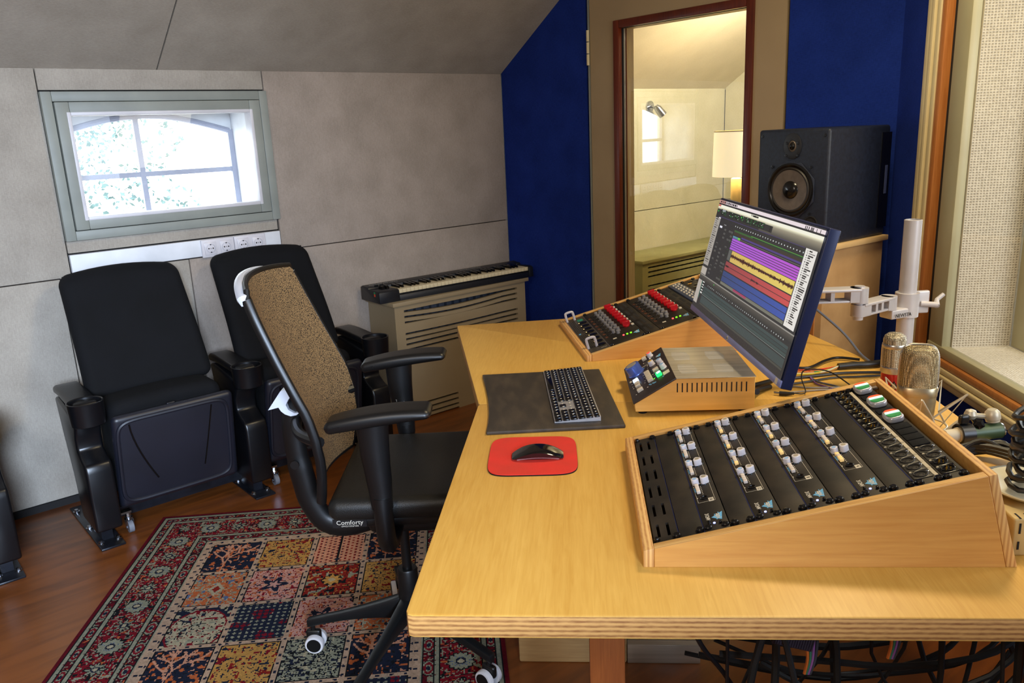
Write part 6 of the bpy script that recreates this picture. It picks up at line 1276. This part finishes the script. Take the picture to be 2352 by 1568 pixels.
edge = F & inn & ((tu < gap+0.004) | (tu > pu-gap-0.004) | (tv < gap+0.004) | (tv > pv-gap-0.004))
def seg(P, w_, mask, c):
    X_ = tu-pu/2; Y_ = tv-pv/2
    for (x0_, y0_, x1_, y1_) in P:
        L2 = (x1_-x0_)**2+(y1_-y0_)**2; t_ = np.clip(((X_-x0_)*(x1_-x0_)+(Y_-y0_)*(y1_-y0_))/L2, 0, 1); put(mask & (np.hypot(X_-x0_-t_*(x1_-x0_), Y_-y0_-t_*(y1_-y0_)) < w_), c)
def branches(seed):
    r = np.random.default_rng(seed); P = []; q = [(-0.02, pv*0.44, -PI/2, 0.05, 0)]
    while q:
        x, y, a, L, k = q.pop(); x1 = x+L*math.cos(a); y1 = y+L*math.sin(a)
        if abs(x1) > pu*0.42 or abs(y1) > pv*0.44 or k > 5: continue
        P.append((x, y, x1, y1)); q += [(x1, y1, a+r.uniform(0.2, 0.7), L*0.86, k+1), (x1, y1, a-r.uniform(0.2, 0.7), L*0.86, k+1)]
    return P
TB = branches(3); layout = [[0, 1, 2, 0], [3, 4, 5, 1], [6, 7, 4, 3], [0, 1, 8, 0], [5, 6, 0, 7], [2, 3, 1, 5], [4, 0, 6, 2]]
for j in range(nrow):
    for i in range(ncol):
        mk = inn & (iu == i) & (iv == j)
        if not mk.any(): continue
        k = layout[j][i]; X_ = tu-pu/2; Y_ = tv-pv/2; R_ = np.hypot(X_, Y_); TH = np.arctan2(Y_, X_); sd = 100+j*10+i
        if k == 0:
            floral(mk, 'navy', sd, 0.022, ('navy', 'black', 'orange', 'pink'), 0.04); put(mk & (noise(0.014, sd+3) > 0.80), 'orange'); seg(TB, 0.0032, mk, 'pink')
        elif k == 1: floral(mk, 'ochre', sd, 0.016, ('ochre', 'navy', 'brick', 'navy'), 0.03); put(mk & (noise(0.012, sd+5) > 0.83), 'red')
        elif k == 2:
            put(mk, 'pink'); g2 = np.hypot(((tu/0.0165) % 1-0.5), ((tv/0.020+0.5*(np.floor(tu/0.0165) % 2)) % 1-0.5)); put(mk & (g2 < 0.30), 'brick'); put(mk & (g2 < 0.14), 'navy'); put(mk & (np.abs(X_) < 0.005), 'black'); put(mk & (np.abs(X_)+np.abs(Y_-0.075) < 0.012), 'navy')
        elif k == 3: floral(mk, 'orange', sd, 0.022, ('cream', 'sage', 'blue', 'navy'), 0.06); put(mk & (np.abs(X_)*1.4+np.abs(Y_) < 0.04), 'cream'); put(mk & (np.abs(X_)*1.4+np.abs(Y_) < 0.02), 'brick')
        elif k == 4: floral(mk, 'rose', sd, 0.020, ('orange', 'red', 'pink', 'navy'), 0.05); put(mk & (R_ < 0.034*(1+0.4*np.cos(5*TH))), 'navy'); put(mk & (R_ < 0.016*(1+0.4*np.cos(5*TH))), 'rose')
        elif k == 5: floral(mk, 'brick', sd, 0.024, ('ochre', 'black', 'sage', 'black'), 0.05); put(mk & (R_ < 0.034), 'black'); put(mk & (R_ < 0.028*(1+0.2*np.cos(8*TH))), 'ochre'); put(mk & (R_ < 0.011), 'cream')
        elif k == 6: floral(mk, 'cream', sd, 0.022, ('black', 'red', 'sage', 'navy'), 0.035); ar = (np.abs(X_)/(pu*0.46))**2.2+((Y_-0.02)/(pv*0.50))**2; put(mk & (ar > 1.0) & (noise(0.016, sd+2) < 0.6), 'navy'); put(mk & (np.abs(ar-1) < 0.07), 'red')
        elif k == 7: put(mk, 'navy'); g2 = np.hypot(((tu/0.019) % 1-0.5), ((tv/0.019) % 1-0.5)); put(mk & (g2 < 0.26), 'sage'); put(mk & (noise(0.03, sd) > 0.68) & (g2 < 0.4), 'red')
        else: floral(mk, 'sage', sd, 0.016, ('navy', 'black', 'cream', 'black'), 0.09)
put(edge & (noise(0.05, 77) > 0.35), 'black')
col *= 0.80*(0.86+0.28*np.random.default_rng(5).random((ny, nx, 1)))*(0.9+0.25*noise(0.01, 9)[..., None])
rug = thing('persian_rug', 'red bordered patchwork garden rug under the office chair', 'rug', (0.813, 3.197, 0), -36)
M_RUG = painted('rug_pile', 0.95, bump=0.8)
def rugpos(u, v): return np.stack([u, -v, 0.0042+0.0*u], 1)
picture_grid('pile', col, RW, RL, M_RUG, rug, rugpos)
MB().box(0, RW, -RL, 0, 0.0, 0.004).obj('backing', mat('rug_edge', C(96, 16, 28), 0.95), rug, smooth=0)
